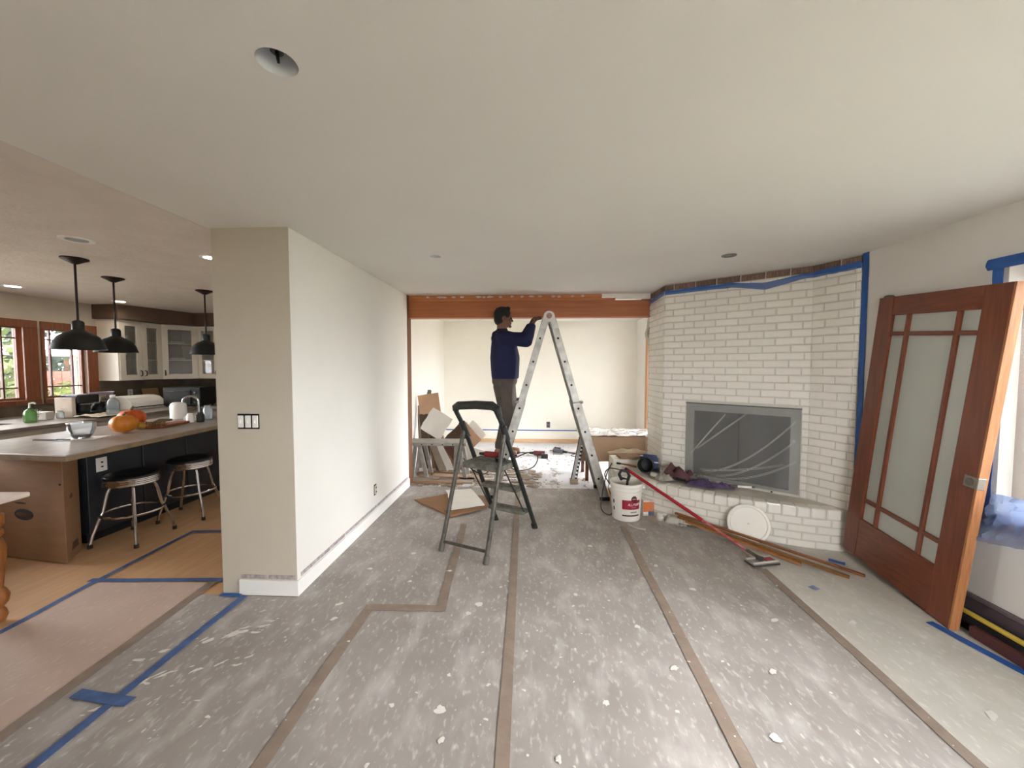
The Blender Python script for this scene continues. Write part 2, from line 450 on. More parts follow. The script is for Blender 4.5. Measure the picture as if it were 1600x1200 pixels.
tape((-.56,2.3), (-.64,3.6), .06, m_seam, 'seam_tape', 'faint brown tape seam leading under the step stool', SG)
tape((-.07,-.5), (-.16,4.6), .055, m_seam, 'seam_tape', 'brown tape seam down the middle of the floor past the step stool', SG)
tape((.79,-.5), (.87,3.62), .06, m_seam, 'seam_tape', 'brown tape seam leading to the white bucket', SG)
tape((1.66,-.5), (1.735,2.9), .055, m_seam, 'seam_tape', 'rightmost brown tape seam ending at the sander head', SG)
TG = 'blue tape lines on the floor'
tape((-2.93,1.0), (-3.065,2.52), .04, m_tapef, 'floor_tape', 'blue tape line along the left edge of the tan paper, nearest the turned table leg', TG)
tape((-3.12,2.495), (-2.06,2.56), .04, m_tapef, 'floor_tape', 'blue tape line crossing the tan floor towards the foot of the partition', TG, z=.0075)
tape((-3.06,2.5), (-3.1,3.31), .035, m_tapef, 'floor_tape', 'blue tape line running in front of the bar stools', TG)
tape((-3.11,3.3), (-2.2,3.38), .035, m_tapef, 'floor_tape', 'farthest blue tape line, behind the partition beside the stools', TG, z=.0075)
tape((-1.875,.4), (-1.885,2.37), .045, m_tapef, 'floor_tape', 'long blue tape line on the grey paper smeared with white paint', TG, z=.009)
tape((-2.10,1.605), (-1.80,1.575), .05, m_tapef, 'floor_tape', 'short blue tape crosspiece on the long paint-smeared tape line', TG, z=.0105)
tape((2.36,2.33), (2.52,1.6), .05, m_tape, 'floor_tape', 'blue tape strip on the floor at the foot of the leaning door', TG)
def flake(x, y, w, l, a, m, name, label, cat='tape', z=.006):
    R = rotz(a)
    def f(u, v):
        p = R @ Vector(((u-.5)*w, (v-.5)*l, 0)); return (x + p.x, y + p.y, z + .004 + .008*abs(nz(u*3+x, v*3, y)))
    return tag(G().grid(f, 4, 4, .001).done(name, m, smooth=True), label, cat)
flake(2.36, 3.02, .05, .10, .9, m_tape, 'tape_scrap', 'crumpled blue tape scrap near the far foot of the leaning door')
flake(1.93, 2.65, .045, .05, .3, mat('faded_blue_tape', C(120,136,172), .7), 'tape_scrap', 'small faded blue tape scrap on the pale floor in front of the door')
flake(-1.98, 2.375, .14, .035, 0, m_tape, 'tape_scrap', 'blue tape piece at the foot of the partition front')

# ceilings with the holes of the can lights
def plate(name, x0, y0, x1, y1, z, h, holes, m):
    bm = bmesh.new()
    es = []
    def loop(pts):
        vs = [bm.verts.new((p[0], p[1], z)) for p in pts]
        for i in range(len(vs)): es.append(bm.edges.new((vs[i], vs[(i+1) % len(vs)])))
    loop([(x0,y0),(x1,y0),(x1,y1),(x0,y1)])
    for hx, hy, r in holes: loop([(hx + r*cos(2*pi*k/32), hy + r*sin(2*pi*k/32)) for k in range(32)])
    bmesh.ops.triangle_fill(bm, edges=es, use_beauty=True, normal=(0,0,-1))
    fs = bm.faces[:]
    r = bmesh.ops.extrude_face_region(bm, geom=fs)
    bmesh.ops.translate(bm, vec=(0,0,h), verts=[e for e in r['geom'] if isinstance(e, bmesh.types.BMVert)])
    bmesh.ops.recalc_face_normals(bm, faces=bm.faces)
    me = bpy.data.meshes.new(name); bm.to_mesh(me); bm.free(); me.materials.append(m)
    o = bpy.data.objects.new(name, me); COL.objects.link(o); W[o] = Matrix.Identity(4)
    return struct(o)
HOLES = [(-.739,1.122,.055), (-.774,3.10,.045), (1.569,3.18,.045)]
plate('ceiling', -2.07, -2.75, 2.75, 7.75, 2.40, .1, HOLES, m_ceil)['label'] = 'smooth white ceiling of the living room'
KH = [(-3.157,2.559,.075), (-5.702,3.993,.075), (-5.60,5.0,.075), (-2.60,3.03,.06)]
kc = plate('ceiling_kitchen', -6.4, -2.75, -2.07, 6.75, 2.3985, .1, KH, m_kceil); kc['label'] = 'darker textured kitchen ceiling'
struct(G().box(-7.0, -3.4, 2.56, 3.25, 4.9, 2.72).box(-7.0, 4.9, 2.56, 2.75, 8.4, 2.72).done('roof', mat('roof_felt', C(90,88,84), .9)), 'roof above the house, unseen, overhang added to keep sun out of the windows')  # eaves out of view, added and sized to block direct sun

# walls
def wall_x(name, xa, xb, y0, y1, z0, z1, openings, m, label):
    """wall across X = xa..xb, along Y, with rectangular openings (ya, yb, za, zb)"""
    g = G(); y = y0
    for ya, yb, za, zb in sorted(openings):
        if ya > y: g.box(xa, y, z0, xb, ya, z1)
        if za > z0: g.box(xa, ya, z0, xb, yb, za)
        if zb < z1: g.box(xa, ya, zb, xb, yb, z1)
        y = yb
    if y < y1: g.box(xa, y, z0, xb, y1, z1)
    return struct(g.done(name, m, fix=False), label)
wall_x('wall_right', 2.60, 2.75, -2.75, 4.9, 0, 2.56, [(-.1,2.25,.64,2.08)], m_wall, 'white wall behind the leaning door')
wall_x('wall_kitchen_window', -6.40, -6.25, -2.75, 6.75, 0, 2.56, [(3.79,4.50,1.09,2.02), (4.62,5.12,1.09,2.02), (1.9,3.5,1.05,2.05)], mat('kitchen_wall_paint', C(196,186,170), .8, var=.03), 'kitchen wall with two cherry windows')
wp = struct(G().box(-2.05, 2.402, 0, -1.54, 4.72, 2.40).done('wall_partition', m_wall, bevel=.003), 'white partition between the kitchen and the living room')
G().box(-2.05, 2.3995, 0, -1.541, 2.403, 2.40).done('front_face', mat('shaded_front_tone', C(192,183,166), .75, var=.02, scale=3, bump=.03, bscale=180), wp)  # beige skin darkens this face, its shade is put into the colour
struct(G().box(-2.05, 4.72, 0, -1.74, 7.75, 2.40).done('wall_back_left', m_wall), 'left wall of the bright room behind the beam')
struct(G().box(-2.05, 7.60, 0, 2.2, 7.75, 2.40).done('wall_back', mat('cream_wall_paint', C(238,235,224), .8, var=.015, scale=3)), 'cream far wall of the room behind the beam')
wall_x('wall_back_right', 2.05, 2.2, 4.9, 7.6, 0, 2.56, [(4.95,6.85,0,2.02)], m_wall, 'right wall of the far room with the glass door')
struct(G().box(-6.4,-2.75,0,.4,-2.60,2.56).box(2.0,-2.75,0,2.75,-2.60,2.56).box(.4,-2.75,0,2.0,-2.60,.85).box(.4,-2.75,2.05,2.0,-2.60,2.56).done('wall_rear', m_wall, fix=False), 'wall behind the viewer')
struct(G().box(-6.4, 6.60, 0, -2.05, 6.75, 2.56).done('wall_kitchen_back', m_wall), 'kitchen wall behind the cabinets')
# the end of the wall beside the chimney, its plaster torn off
gw = G()
edge = [(1.50,2.40),(1.50,2.37),(1.36,2.37),(1.385,2.30),(1.40,2.25),(1.43,2.20),(1.46,2.14),(1.445,2.08),(1.44,2.0),(1.415,1.93),(1.42,1.88),(1.455,1.84),(1.46,1.80),(1.47,1.5),(1.47,.7),(1.465,0),(2.05,0),(2.05,2.40)]
gw.prism(edge, 4.80, 4.9, lambda a, b, d: (a, d, b))
struct(gw.done('wall_beside_chimney', mat('torn_plaster', C(164,158,146), .85, var=.1, scale=8, bump=.2, bscale=30)), 'torn wall end beside the brick chimney')

# partition trim: white baseboard under a stripe of unpainted old wall
bb = srt('baseboard_left', 'white baseboard of the partition under an unpainted mauve stripe', (-1.54, 3.5, 0))
G().box(-1.54, 2.40, .004, -1.526, 4.72, .105).done('board', m_trimw, bb, bevel=.002)
for y0, y1 in ((2.44,3.05),(3.06,3.7),(3.71,4.66)):
    G().box(-1.5405, y0, .112, -1.5375, y1, .138).done('bare_strip', m_old, bb)
bb = srt('baseboard_front', 'white baseboard across the partition front under bare strips', (-1.7, 2.4, 0))
G().box(-1.93, 2.386, .004, -1.526, 2.40, .105).done('board', m_trimw, bb, bevel=.002)
for x0, x1 in ((-1.925,-1.745),(-1.735,-1.55)):
    G().box(x0, 2.3975, .112, x1, 2.4005, .138).done('bare_strip', m_old, bb)
bb = srt('baseboard_back', 'pale wood baseboard strip of the far wall under a blue tape line', (0, 7.6, 0))
m_pale = mat('pale_oak_strip', C(214,176,136), .6, var=.08, stretch=(1,8,8))
G().box(-1.74, 7.575, .004, 2.05, 7.60, .075).done('board', m_pale, bb, bevel=.003)
G().box(-1.74, 7.597, .235, 2.05, 7.6005, .255).done('tape_line', m_tape, bb)
bb = srt('baseboard_right', 'dark unpainted skirting along the wall behind the leaning door', (2.6, 1.5, 0))
G().box(2.585, -.3, .004, 2.60, 3.1, .16).done('board', mat('dark_bare_skirting', C(84,70,74), .7, var=.15), bb, bevel=.003)
G().box(2.58, -.3, .16, 2.60, 3.1, .185).done('cap', mat('dark_skirting_cap', C(104,90,92), .6, var=.1), bb, bevel=.003)

# exposed beam over the opening
bt = thing('header_beam', 'exposed reddish wooden beam across the opening with torn drywall above', 'beam', (0, 4.84, 2.12))
G().box(-1.56, 4.78, 2.122, 1.50, 4.92, 2.325).done('beam_face', m_beam, bt, bevel=.004)
G().box(-1.56, 4.772, 2.325, 1.02, 4.92, 2.352).done('lamination', m_beam2, bt, bevel=.003)
G().box(-1.56, 4.785, 2.352, .86, 4.92, 2.40).done('lamination', m_beam2, bt, bevel=.003)
gd = G()
gd.prism([(.86,2.40),(.86,2.368),(1.0,2.366),(1.02,2.352),(1.05,2.335),(1.50,2.335),(1.50,2.40)], 4.765, 4.79, lambda a, b, d: (a, d, b))
tag(gd.done('torn_drywall', m_drywall, bt), 'torn strip of white drywall')
for i in range(17):
    x = -1.3 + i * .12 + random.uniform(-.05, .05); w = random.uniform(.015, .055)
    gg = G(); pts = [(x + w*cos(2*pi*k/7)*random.uniform(.6,1.2), 2.375 + .012*sin(2*pi*k/7)*random.uniform(.5,1.3)) for k in range(7)]
    gg.prism(pts, 4.770, 4.79, lambda a, b, d: (a, d, b))
    gg.done('plaster_remnant', m_gyp, bt)
struct(G().box(-1.56, 4.72, 0, -1.535, 4.86, 2.40).box(-1.74, 4.72, 0, -1.56, 4.80, 2.40).done('trim_1', m_oldwood), 'bare wood post at the left side of the opening')

# switch, outlets
def wallbox(name, label, cat, c, w, h, nrm, kind='switch', n=1, m=None):
    """bare box set in the wall; nrm = outward normal (axis-aligned)"""
    nrm = Vector(nrm); a = Vector((0,0,1)).cross(nrm).normalized(); c = Vector(c)
    t = thing(name, label, cat, c)
    R = Matrix((a, nrm, Vector((0,0,1)))).transposed()
    G().obox(c, (w, .004, h), R).done('box', m_dark if kind != 'plate' else m_white, t)
    if kind == 'plate': 
        G().obox(c + nrm*.003, (w*.45, .006, h*.62), R).done('socket', m_white, t, bevel=.001)
        for s in (-1, 1): G().obox(c + nrm*.0065 + Vector((0,0,s*h*.16)), (w*.2, .002, h*.1), R).done('slot', m_dark, t)
        return t
    for i in range(n):
        o = c + a * ((i - (n-1)/2) * w / n)
        d = G().obox(o + nrm*.005, (w/n*.72, .012, h*.78), R).done('device', m or m_white, t, bevel=.002)
        if kind == 'switch': G().obox(o + nrm*.012, (w/n*.2, .012, h*.22), R @ rot('X', .3)).done('toggle', m_white, d, bevel=.001)
        else:
            for s in (-1, 1): G().obox(o + nrm*.0115 + Vector((0,0,s*h*.2)), (w/n*.34, .003, h*.12), R).done('slot', m_dark, d)
    return t
wallbox('light_switch', 'three white switches in an open wall box without cover on the partition front', 'switch', (-1.838,2.399,1.16), .145, .10, (0,-1,0), 'switch', 3)
m_ivory = mat('ivory_plastic', C(200,190,165), .5)
wallbox('wall_outlet', 'uncovered outlet low on the long side of the white partition', 'outlet', (-1.539,3.673,.30), .055, .105, (1,0,0), 'outlet', 1, m_ivory)
wallbox('wall_outlet', 'grey outlet low on the cream far wall', 'outlet', (.34,7.599,.36), .07, .115, (0,-1,0), 'outlet', 1, mat('grey_plastic', C(110,108,110), .5))
wallbox('wall_outlet', 'uncovered box on the left wall above the leaning drywall scraps', 'outlet', (-1.739,5.35,.96), .055, .1, (1,0,0), 'outlet', 1, m_white)

# can lights
def can(x, y, r, label, z=2.40, depth=.16, socket=True, lit=0.0, trim=None):
    t = thing('recessed_light', label, 'ceiling light', (x, y, z), group='recessed ceiling lights')
    G().lathe([(r-.001,0),(r-.001,depth*.55),(r*.8,depth),(0.0005,depth)], (x,y,z), 32).done('can', mat('can_inside', C(222,224,226), .4, var=.03), t, smooth=True, fix=False)
    if socket:
        G().cyl((x,y,z+depth), (x,y,z+depth-.07), .022, .018, 14).done('socket', m_black, t, smooth=True)
        G().cyl((x,y,z+depth-.07), (x+.004,y,z+depth-.1), .006, .004, 8).done('wire', m_black, t)
    if trim:
        G().lathe([(r*.78,-.004),(r*1.18,-.006),(r*1.22,0),(r*.78,0),(r*.78,-.004)], (x,y,z), 32).done('trim_ring', trim, t, smooth=True)
    if lit:
        G().lathe([(0.0005,.02),(r*.72,.02),(r*.74,.03),(0.0005,.034)], (x,y,z), 24).done('lamp', emit('warm_lamp_glow', (1,.9,.78,1), lit), t)
    return t
can(*HOLES[0], 'large open can light hole with a hanging black socket, nearest in the ceiling', depth=.10)
can(*HOLES[1], 'small open can light hole above the white partition', depth=.12)
can(*HOLES[2], 'small open can light hole in front of the chimney', depth=.12, trim=mat('grey_ring', C(120,118,114), .5))
can(*KH[0], 'white ringed recessed light in front of the pendant lamps', z=2.3985, depth=.1, socket=False, trim=m_white)
can(*KH[1], 'lit recessed light near the kitchen windows', z=2.3985, depth=.1, socket=False, lit=24, trim=m_white)
can(*KH[2], 'lit recessed light above the glass-door cabinets', z=2.3985, depth=.1, socket=False, lit=24, trim=m_white)
can(*KH[3], 'lit recessed light beside the partition', z=2.3985, depth=.1, socket=False, lit=18, trim=m_white)

# kitchen windows (cherry casings, craftsman bars)
def kwindow(name, y0, y1, gl0, gl1, label):
    """outer casing y0..y1, glass gl0..gl1"""
    t = srt(name, label, (-6.25, (y0+y1)/2, 1.04))
    zi0, zi1 = 1.13, 1.985; X = -6.25
    f = G()
    f.box(X, y0, 2.00, X+.025, y1, 2.09).done('head_casing', m_winwood, t, bevel=.003)
    G().box(X, y0, 1.04, X+.035, y1, 1.10).done('sill', m_winwood, t, bevel=.003)
    G().box(X, y0, 1.10, X+.025, gl0-.02, 2.00).done('side_casing', m_winwood, t, bevel=.003)
    G().box(X, gl1+.02, 1.10, X+.025, y1, 2.00).done('side_casing', m_winwood, t, bevel=.003)
    s = G(); d0, d1 = X-.10, X-.05
    s.box(d0, gl0-.06, zi0-.06, d1, gl0, zi1+.06); s.box(d0, gl1, zi0-.06, d1, gl1+.06, zi1+.06)
    s.box(d0, gl0, zi0-.06, d1, gl1, zi0); s.box(d0, gl0, zi1, d1, gl1, zi1+.06)
    s.done('sash', m_winwood, t)
    G().box(X-.08, gl0, zi0, X-.074, gl1, zi1).done('pane', m_kglass, t)
    w = gl1 - gl0
    for yy in (gl0 + .22*w, gl1 - .22*w): G().box(X-.092, yy-.008, zi0, X-.062, yy+.008, zi1).done('muntin', mat('dark_muntin', C(88,50,44), .5), t)
    for zz in (zi0 + .12, zi1 - .12): G().box(X-.090, gl0, zz-.008, X-.064, gl1, zz+.008).done('muntin', mat('dark_muntin', C(88,50,44), .5), t)
    return t
kwindow('window_1', 3.72, 4.57, 3.85, 4.41, 'left kitchen window with cherry casing and thin bars')
kwindow('window_2', 4.605, 5.235, 4.66, 5.085, 'kitchen window beside the glass-door cabinets')
# right window behind plastic, far glass door, added windows out of view
t = srt('window_3', 'big window of the right wall sealed behind plastic film', (2.7, 1.075, .64))
s = G(); 
for a in ((-.1,-.02),(1.035,1.115),(2.17,2.25)): s.box(2.68, a[0], .64, 2.73, a[1], 2.08)
s.box(2.68,-.02,.64,2.73,2.17,.70); s.box(2.68,-.02,2.02,2.73,2.17,2.08)
s.done('sash', m_cherry, t, fix=False)
for a in ((-.02,1.035),(1.115,2.17)): G().box(2.70, a[0], .70, 2.706, a[1], 2.02).done('pane', m_glass, t)
t = srt('added_window_5', 'added unseen window behind the viewer, lights the fireplace', (1.2, -2.68, .85))  # opening out of view, added so sky light reaches the fireplace
s = G()
s.box(.4,-2.72,.85,.47,-2.64,2.05); s.box(1.93,-2.72,.85,2.0,-2.64,2.05); s.box(1.165,-2.72,.92,1.235,-2.64,1.98); s.box(.47,-2.72,.85,1.93,-2.64,.92); s.box(.47,-2.72,1.98,1.93,-2.64,2.05)
s.done('sash', m_winwood, t, fix=False)
for a in ((.47,1.165),(1.235,1.93)): G().box(a[0],-2.69,.92,a[1],-2.684,1.98).done('pane', m_glass, t)
t = srt('door_3', 'glass door with pale wood casing in the far room', (2.1, 6.07, 0))
m_case = mat('pale_casing_wood', C(196,148,104), .55, col2=C(176,126,84), scale=4, stretch=(10,10,1))
G().box(2.02, 6.82, 0, 2.05, 6.93, 2.10).done('casing', m_case, t, bevel=.003)
G().box(2.02, 4.91, 2.02, 2.05, 6.82, 2.10).done('casing', m_case, t, bevel=.003)
G().box(2.05, 6.79, 0, 2.2, 6.85, 2.02).done('jamb', m_case, t, bevel=.003)
s = G()
for a in ((4.95,5.01),(5.84,5.90),(6.73,6.79)): s.box(2.10, a[0], .02, 2.14, a[1], 2.0)
s.box(2.10,5.01,.02,2.14,6.73,.1); s.box(2.10,5.01,1.93,2.14,6.73,2.0)
s.done('frame', mat('bronze_frame', C(70,60,54), .5, metal=.4), t, fix=False)
for a in ((5.01,5.84),(5.90,6.73)): G().box(2.118, a[0], .1, 2.123, a[1], 1.93).done('pane', m_glass, t)
G().box(2.08, 6.72, .95, 2.10, 6.75, 1.15).done('handle', m_black, t, bevel=.003)
t = srt('added_window_4', 'added unseen window, brightens the kitchen from left of the cherry windows', (-6.3, 2.9, 1.05))  # opening out of view, added to light kitchen and island
s = G()
s.box(-6.36,1.9,1.05,-6.28,1.97,2.05); s.box(-6.36,3.43,1.05,-6.28,3.5,2.05); s.box(-6.36,1.97,1.05,-6.28,3.43,1.12); s.box(-6.36,1.97,1.98,-6.28,3.43,2.05)
s.done('sash', m_winwood, t, fix=False)
G().box(-6.33,1.97,1.12,-6.324,3.43,1.98).done('pane', m_glass, t)
# ------------------------------------------------------------------ chimney and hearth
A0 = Vector((1.45, 4.80)); A = Vector((1.45, 4.28)); Bp = Vector((2.45, 3.50)); Cp = Vector((2.60, 3.19))
fp = thing('fireplace', 'white painted brick corner fireplace with a raised curved hearth', 'fireplace', (1.9, 4.0, 0))
FX0, FX1, FZ0, FZ1 = .245, 1.215, .36, 1.135     # firebox opening along the diagonal face
u = (Bp - A).normalized(); nrm = Vector((u.y, -u.x))            # outward (towards the room)
def P(s, z, d=0.0):                                     # point on the diagonal face
    q = A + u * s + nrm * d; return (q.x, q.y, z)
L = (Bp - A).length
core = G()
def col(s0, s1, z0, z1):     # solid behind the face
    p = [A + u*s0, A + u*s1]; b = [q - nrm * .2 for q in p]
    core.add([(p[0].x,p[0].y,z0),(p[1].x,p[1].y,z0),(b[1].x,b[1].y,z0),(b[0].x,b[0].y,z0),(p[0].x,p[0].y,z1),(p[1].x,p[1].y,z1),(b[1].x,b[1].y,z1),(b[0].x,b[0].y,z1)],
             [(0,3,2,1),(4,5,6,7),(0,1,5,4),(1,2,6,5),(2,3,7,6),(3,0,4,7)])
col(0, FX0, 0, 2.398); col(FX1, L, 0, 2.398); col(FX0, FX1, 0, FZ0); col(FX0, FX1, FZ1, 2.398)
tri = [A0, A, A - nrm*.55, Vector((2.0, 4.80))]
core.prism([(q.x,q.y) for q in (A0, A, A + Vector((.2,.2)), Vector((1.9,4.80)))], 0, 2.398, lambda a, b, d: (a, b, d))
core.prism([(q.x,q.y) for q in (Bp, Cp, Vector((2.60,3.9)), Vector((2.55,3.9)))], 0, 2.398, lambda a, b, d: (a, b, d))
core.done('mortar_core', m_mortar, fp)
# one brick mesh, stretched to each length
def brick_mesh(name, m, h=.0585):
    d0, d1, d2 = -.03, .005, .009
    iz = .005
    vs = []
    for d, ix, jz in ((d0,0,0),(d1,0,0),(d2,.025,iz)):
        vs += [(ix,-d,jz),(1-ix,-d,jz),(1-ix,-d,h-jz),(ix,-d,h-jz)]
    fs = [(8,9,10,11)]
    for k in (0, 4): fs += [(k+i, k+(i+1)%4, k+4+(i+1)%4, k+4+i) for i in range(4)]
    me = bpy.data.meshes.new(name); me.from_pydata(vs, [], fs); me.materials.append(m)
    bm = bmesh.new(); bm.from_mesh(me); bmesh.ops.recalc_face_normals(bm, faces=bm.faces); bm.to_mesh(me); bm.free()
    # make sure normals look outwards (-Y)
    if me.polygons[0].normal.y > 0: me.flip_normals()
    return me
me_bw = brick_mesh('painted_brick', m_brickw); me_bd = brick_mesh('bare_brick', m_brickd)
def put_brick(me, name, p, ang, length, h=1.0):
    o = bpy.data.objects.new(name, me); COL.objects.link(o); o.parent = fp
    o.location = W[fp].inverted() @ Vector(p); o.rotation_euler = (0, 0, ang); o.scale = (length, random.uniform(.75, 1.35), h)
    return o
CH = .0685; BL = .203
def face(p, q, z0, z1, rows_skip=None, phase=0.0, top_bare=True):
    d = (q - p); ln = d.length; d.normalize(); ang = math.atan2(d.y, d.x)
    z = z0; r = 0
    while z + .0585 <= z1 + 1e-4:
        bare = z > 2.325
        cuts = [-(BL/2) * ((r + phase) % 2) + random.uniform(-.012,.012) + k * BL for k in range(0, int(ln/BL) + 3)]
        for k in range(len(cuts) - 1):
            a = max(0, cuts[k]); b = min(ln, cuts[k+1]) - (.0095 if cuts[k+1] < ln else .002)
            segs = [(a, b)]
            if rows_skip and rows_skip[2] - .05 < z < rows_skip[3]:
                s0, s1 = rows_skip[0] - .006, rows_skip[1] + .006
                segs = [(a, min(b, s0)), (max(a, s1), b)]
            for aa, bb_ in segs:
                if bb_ - aa > .018:
                    pt = p + d * aa
                    put_brick(me_bd if bare else me_bw, 'bare_brick' if bare else 'brick', (pt.x, pt.y, z), ang, bb_ - aa)
        z += CH; r += 1
ZB = .345
face(A, Bp, ZB, 2.40, (FX0, FX1, FZ0, FZ1))
face(A0 + Vector((0,-.0)), A, ZB, 2.40, None, 1)
face(Bp, Cp, ZB, 2.40, None, 1)
# firebox
fb = G()
def fbx(s0, s1, z0, z1, d0, d1, g):
    vs = [P(s0,z0,d0),P(s1,z0,d0),P(s1,z0,d1),P(s0,z0,d1),P(s0,z1,d0),P(s1,z1,d0),P(s1,z1,d1),P(s0,z1,d1)]
    g.add(vs, [(0,3,2,1),(4,5,6,7),(0,1,5,4),(1,2,6,5),(2,3,7,6),(3,0,4,7)]); return g
m_soot = mat('sooty_firebox', C(48,48,46), .9, col2=C(66,64,60), scale=8)
o = G()
fbx(FX0, FX1, FZ0, FZ0+.02, -.02, -.16, o); fbx(FX0, FX1, FZ1-.02, FZ1, -.02, -.16, o)
fbx(FX0, FX0+.02, FZ0, FZ1, -.02, -.16, o); fbx(FX1-.02, FX1, FZ0, FZ1, -.02, -.16, o); fbx(FX0, FX1, FZ0, FZ1, -.16, -.18, o)
o.done('firebox', m_soot, fp)
m_frame = mat('grey_steel_surround', C(126,126,122), .5, metal=.2, var=.1)
ff = G(); w = .075
fbx(FX0, FX1, FZ1-w, FZ1, .012, -.03, ff); fbx(FX0, FX0+w, FZ0, FZ1-w, .012, -.03, ff); fbx(FX1-w, FX1, FZ0, FZ1-w, .012, -.03, ff); fbx(FX0+w, FX1-w, FZ0, FZ0+.03, .012, -.03, ff)
sur = ff.done('surround', m_frame, fp)
fbx(FX0-.004, FX1+.004, FZ1-.004, FZ1+.006, .016, -.01, G()).done('surround_edge', m_dark, sur)
m_smoke = mat('smoked_glass', C(34,36,35), .55, var=.1)
for a, b in ((FX0+w, (FX0+FX1)/2-.004), ((FX0+FX1)/2+.004, FX1-w)):
    fbx(a, b, FZ0+.03, FZ1-w, -.012, -.02, G()).done('glass_door', m_smoke, fp)
# hearth: curved platform
H = [(.96,4.55),(.955,4.40),(1.0,4.25),(1.10,4.08),(1.22,3.93),(1.36,3.79),(1.52,3.66),(1.70,3.54),(1.90,3.43),(2.12,3.33),(2.35,3.25),(2.58,3.20)]
def spline(pts, n):
    out = []; m = len(pts)
    for i in range(m - 1):
        p0, p1, p2, p3 = [Vector(pts[max(0, min(m-1, i+k))]) for k in (-1,0,1,2)]
        for j in range(n):
            t = j / n
            out.append(.5*((2*p1) + (p2-p0)*t + (2*p0-5*p1+4*p2-p3)*t*t + (3*p1-p0-3*p2+p3)*t*t*t))
    out.append(Vector(pts[-1])); return out
HS = spline(H, 12)
poly = [(p.x, p.y) for p in HS[::4]] + [(2.58,3.5), (2.44,3.62), (1.52,4.35), (1.48,4.78), (.96,4.78)]
hearth = G().prism(poly, .0, .335, lambda a, b, d: (a, b, d)).done('hearth', mat('painted_hearth', C(206,200,186), .65, var=.05, scale=10, bump=.15, bscale=40), fp)
# back ledge beside the chimney
G().box(.97, 4.55, .335, 1.44, 4.78, .42).done('ledge', m_brickw, hearth, bevel=.006)
acc = [0]
for i in range(1, len(HS)): acc.append(acc[-1] + (HS[i] - HS[i-1]).length)
def along(s):
    for i in range(1, len(acc)):
        if acc[i] >= s:
            t = (s - acc[i-1]) / max(1e-6, acc[i] - acc[i-1]); return HS[i-1].lerp(HS[i], t), (HS[i] - HS[i-1]).normalized()
    return HS[-1], (HS[-1] - HS[-2]).normalized()
def hbrick(name, s0, s1, z0, z1, d0, d1, bev):
    a, da = along(s0); b, db = along(s1)
    na = Vector((da.y, -da.x)); nb = Vector((db.y, -db.x))
    g = G(); vs = []
    for z in (z0, z1):
        for q, n, d in ((a,na,d1),(b,nb,d1),(b,nb,d0),(a,na,d0)):
            r = q + n * d; vs.append((r.x, r.y, z))
    g.add(vs, [(0,3,2,1),(4,5,6,7),(0,1,5,4),(1,2,6,5),(2,3,7,6),(3,0,4,7)])
    return g.done(name, m_brickw, hearth, bevel=bev)
s = .03; tot = acc[-1]
while s < tot - .05:
    w = random.uniform(.095, .112)
    hbrick('cap_brick', s, min(tot, s + w) - .008, .262, .343 + random.uniform(-.003,.004), -.10, .018, .008)
    s += w
for r in range(4):
    s = .02 - (r % 2) * .1; z = .004 + r * .064
    while s < tot - .04:
        a, b = max(.01, s), min(tot, s + BL) - .009
        if b - a > .03: hbrick('brick', a, b, z, z + .055, -.03, .004 + random.uniform(-.001,.002), .005)
        s += BL
# blue tape around the chimney
tb = thing('chimney_tape', 'blue masking tape along the top and right edge of the white chimney', 'tape', (2.1, 3.75, 2.3))
def strip(p, q, z0, z1, off, name, m, sag=0.0, n=14, par=tb, z0b=None, z1b=None):
    d = (q - p); k = d.normalized(); nn = Vector((k.y, -k.x))
    def f(uu, v):
        a = p + d * uu + nn * (off + .006 * abs(nz(uu*7, v, p.x)))
        zz0 = z0 + ((z0b if z0b is not None else z0) - z0)*uu; zz1 = z1 + ((z1b if z1b is not None else z1) - z1)*uu
        z = zz0 + (zz1 - zz0) * v - sag * max(0, 1 - abs(uu - .72) / .22) * (1 - v*.35)
        return (a.x, a.y, z + .004 * nz(uu*9, v, q.x))
    return G().grid(f, n, 3, .0015).done(name, m, par, smooth=True)
strip(A0, A, 2.265, 2.315, .012, 'tape', m_tape, z0b=2.285, z1b=2.33)
strip(A, Bp, 2.283, 2.328, .013, 'tape', m_tape, sag=.055, n=40)
strip(Bp, Cp, 2.283, 2.335, .013, 'tape', m_tape, z0b=2.29, z1b=2.345)
gt = G()
def f(uu, v):
    return (2.594 - .004*abs(nz(v*20, uu)), 3.185 - .055*uu - .005*nz(v*12, 3), .45 + (2.395-.16)*v)
G().grid(f, 2, 60, .0015).done('tape', m_tape, tb, smooth=True)
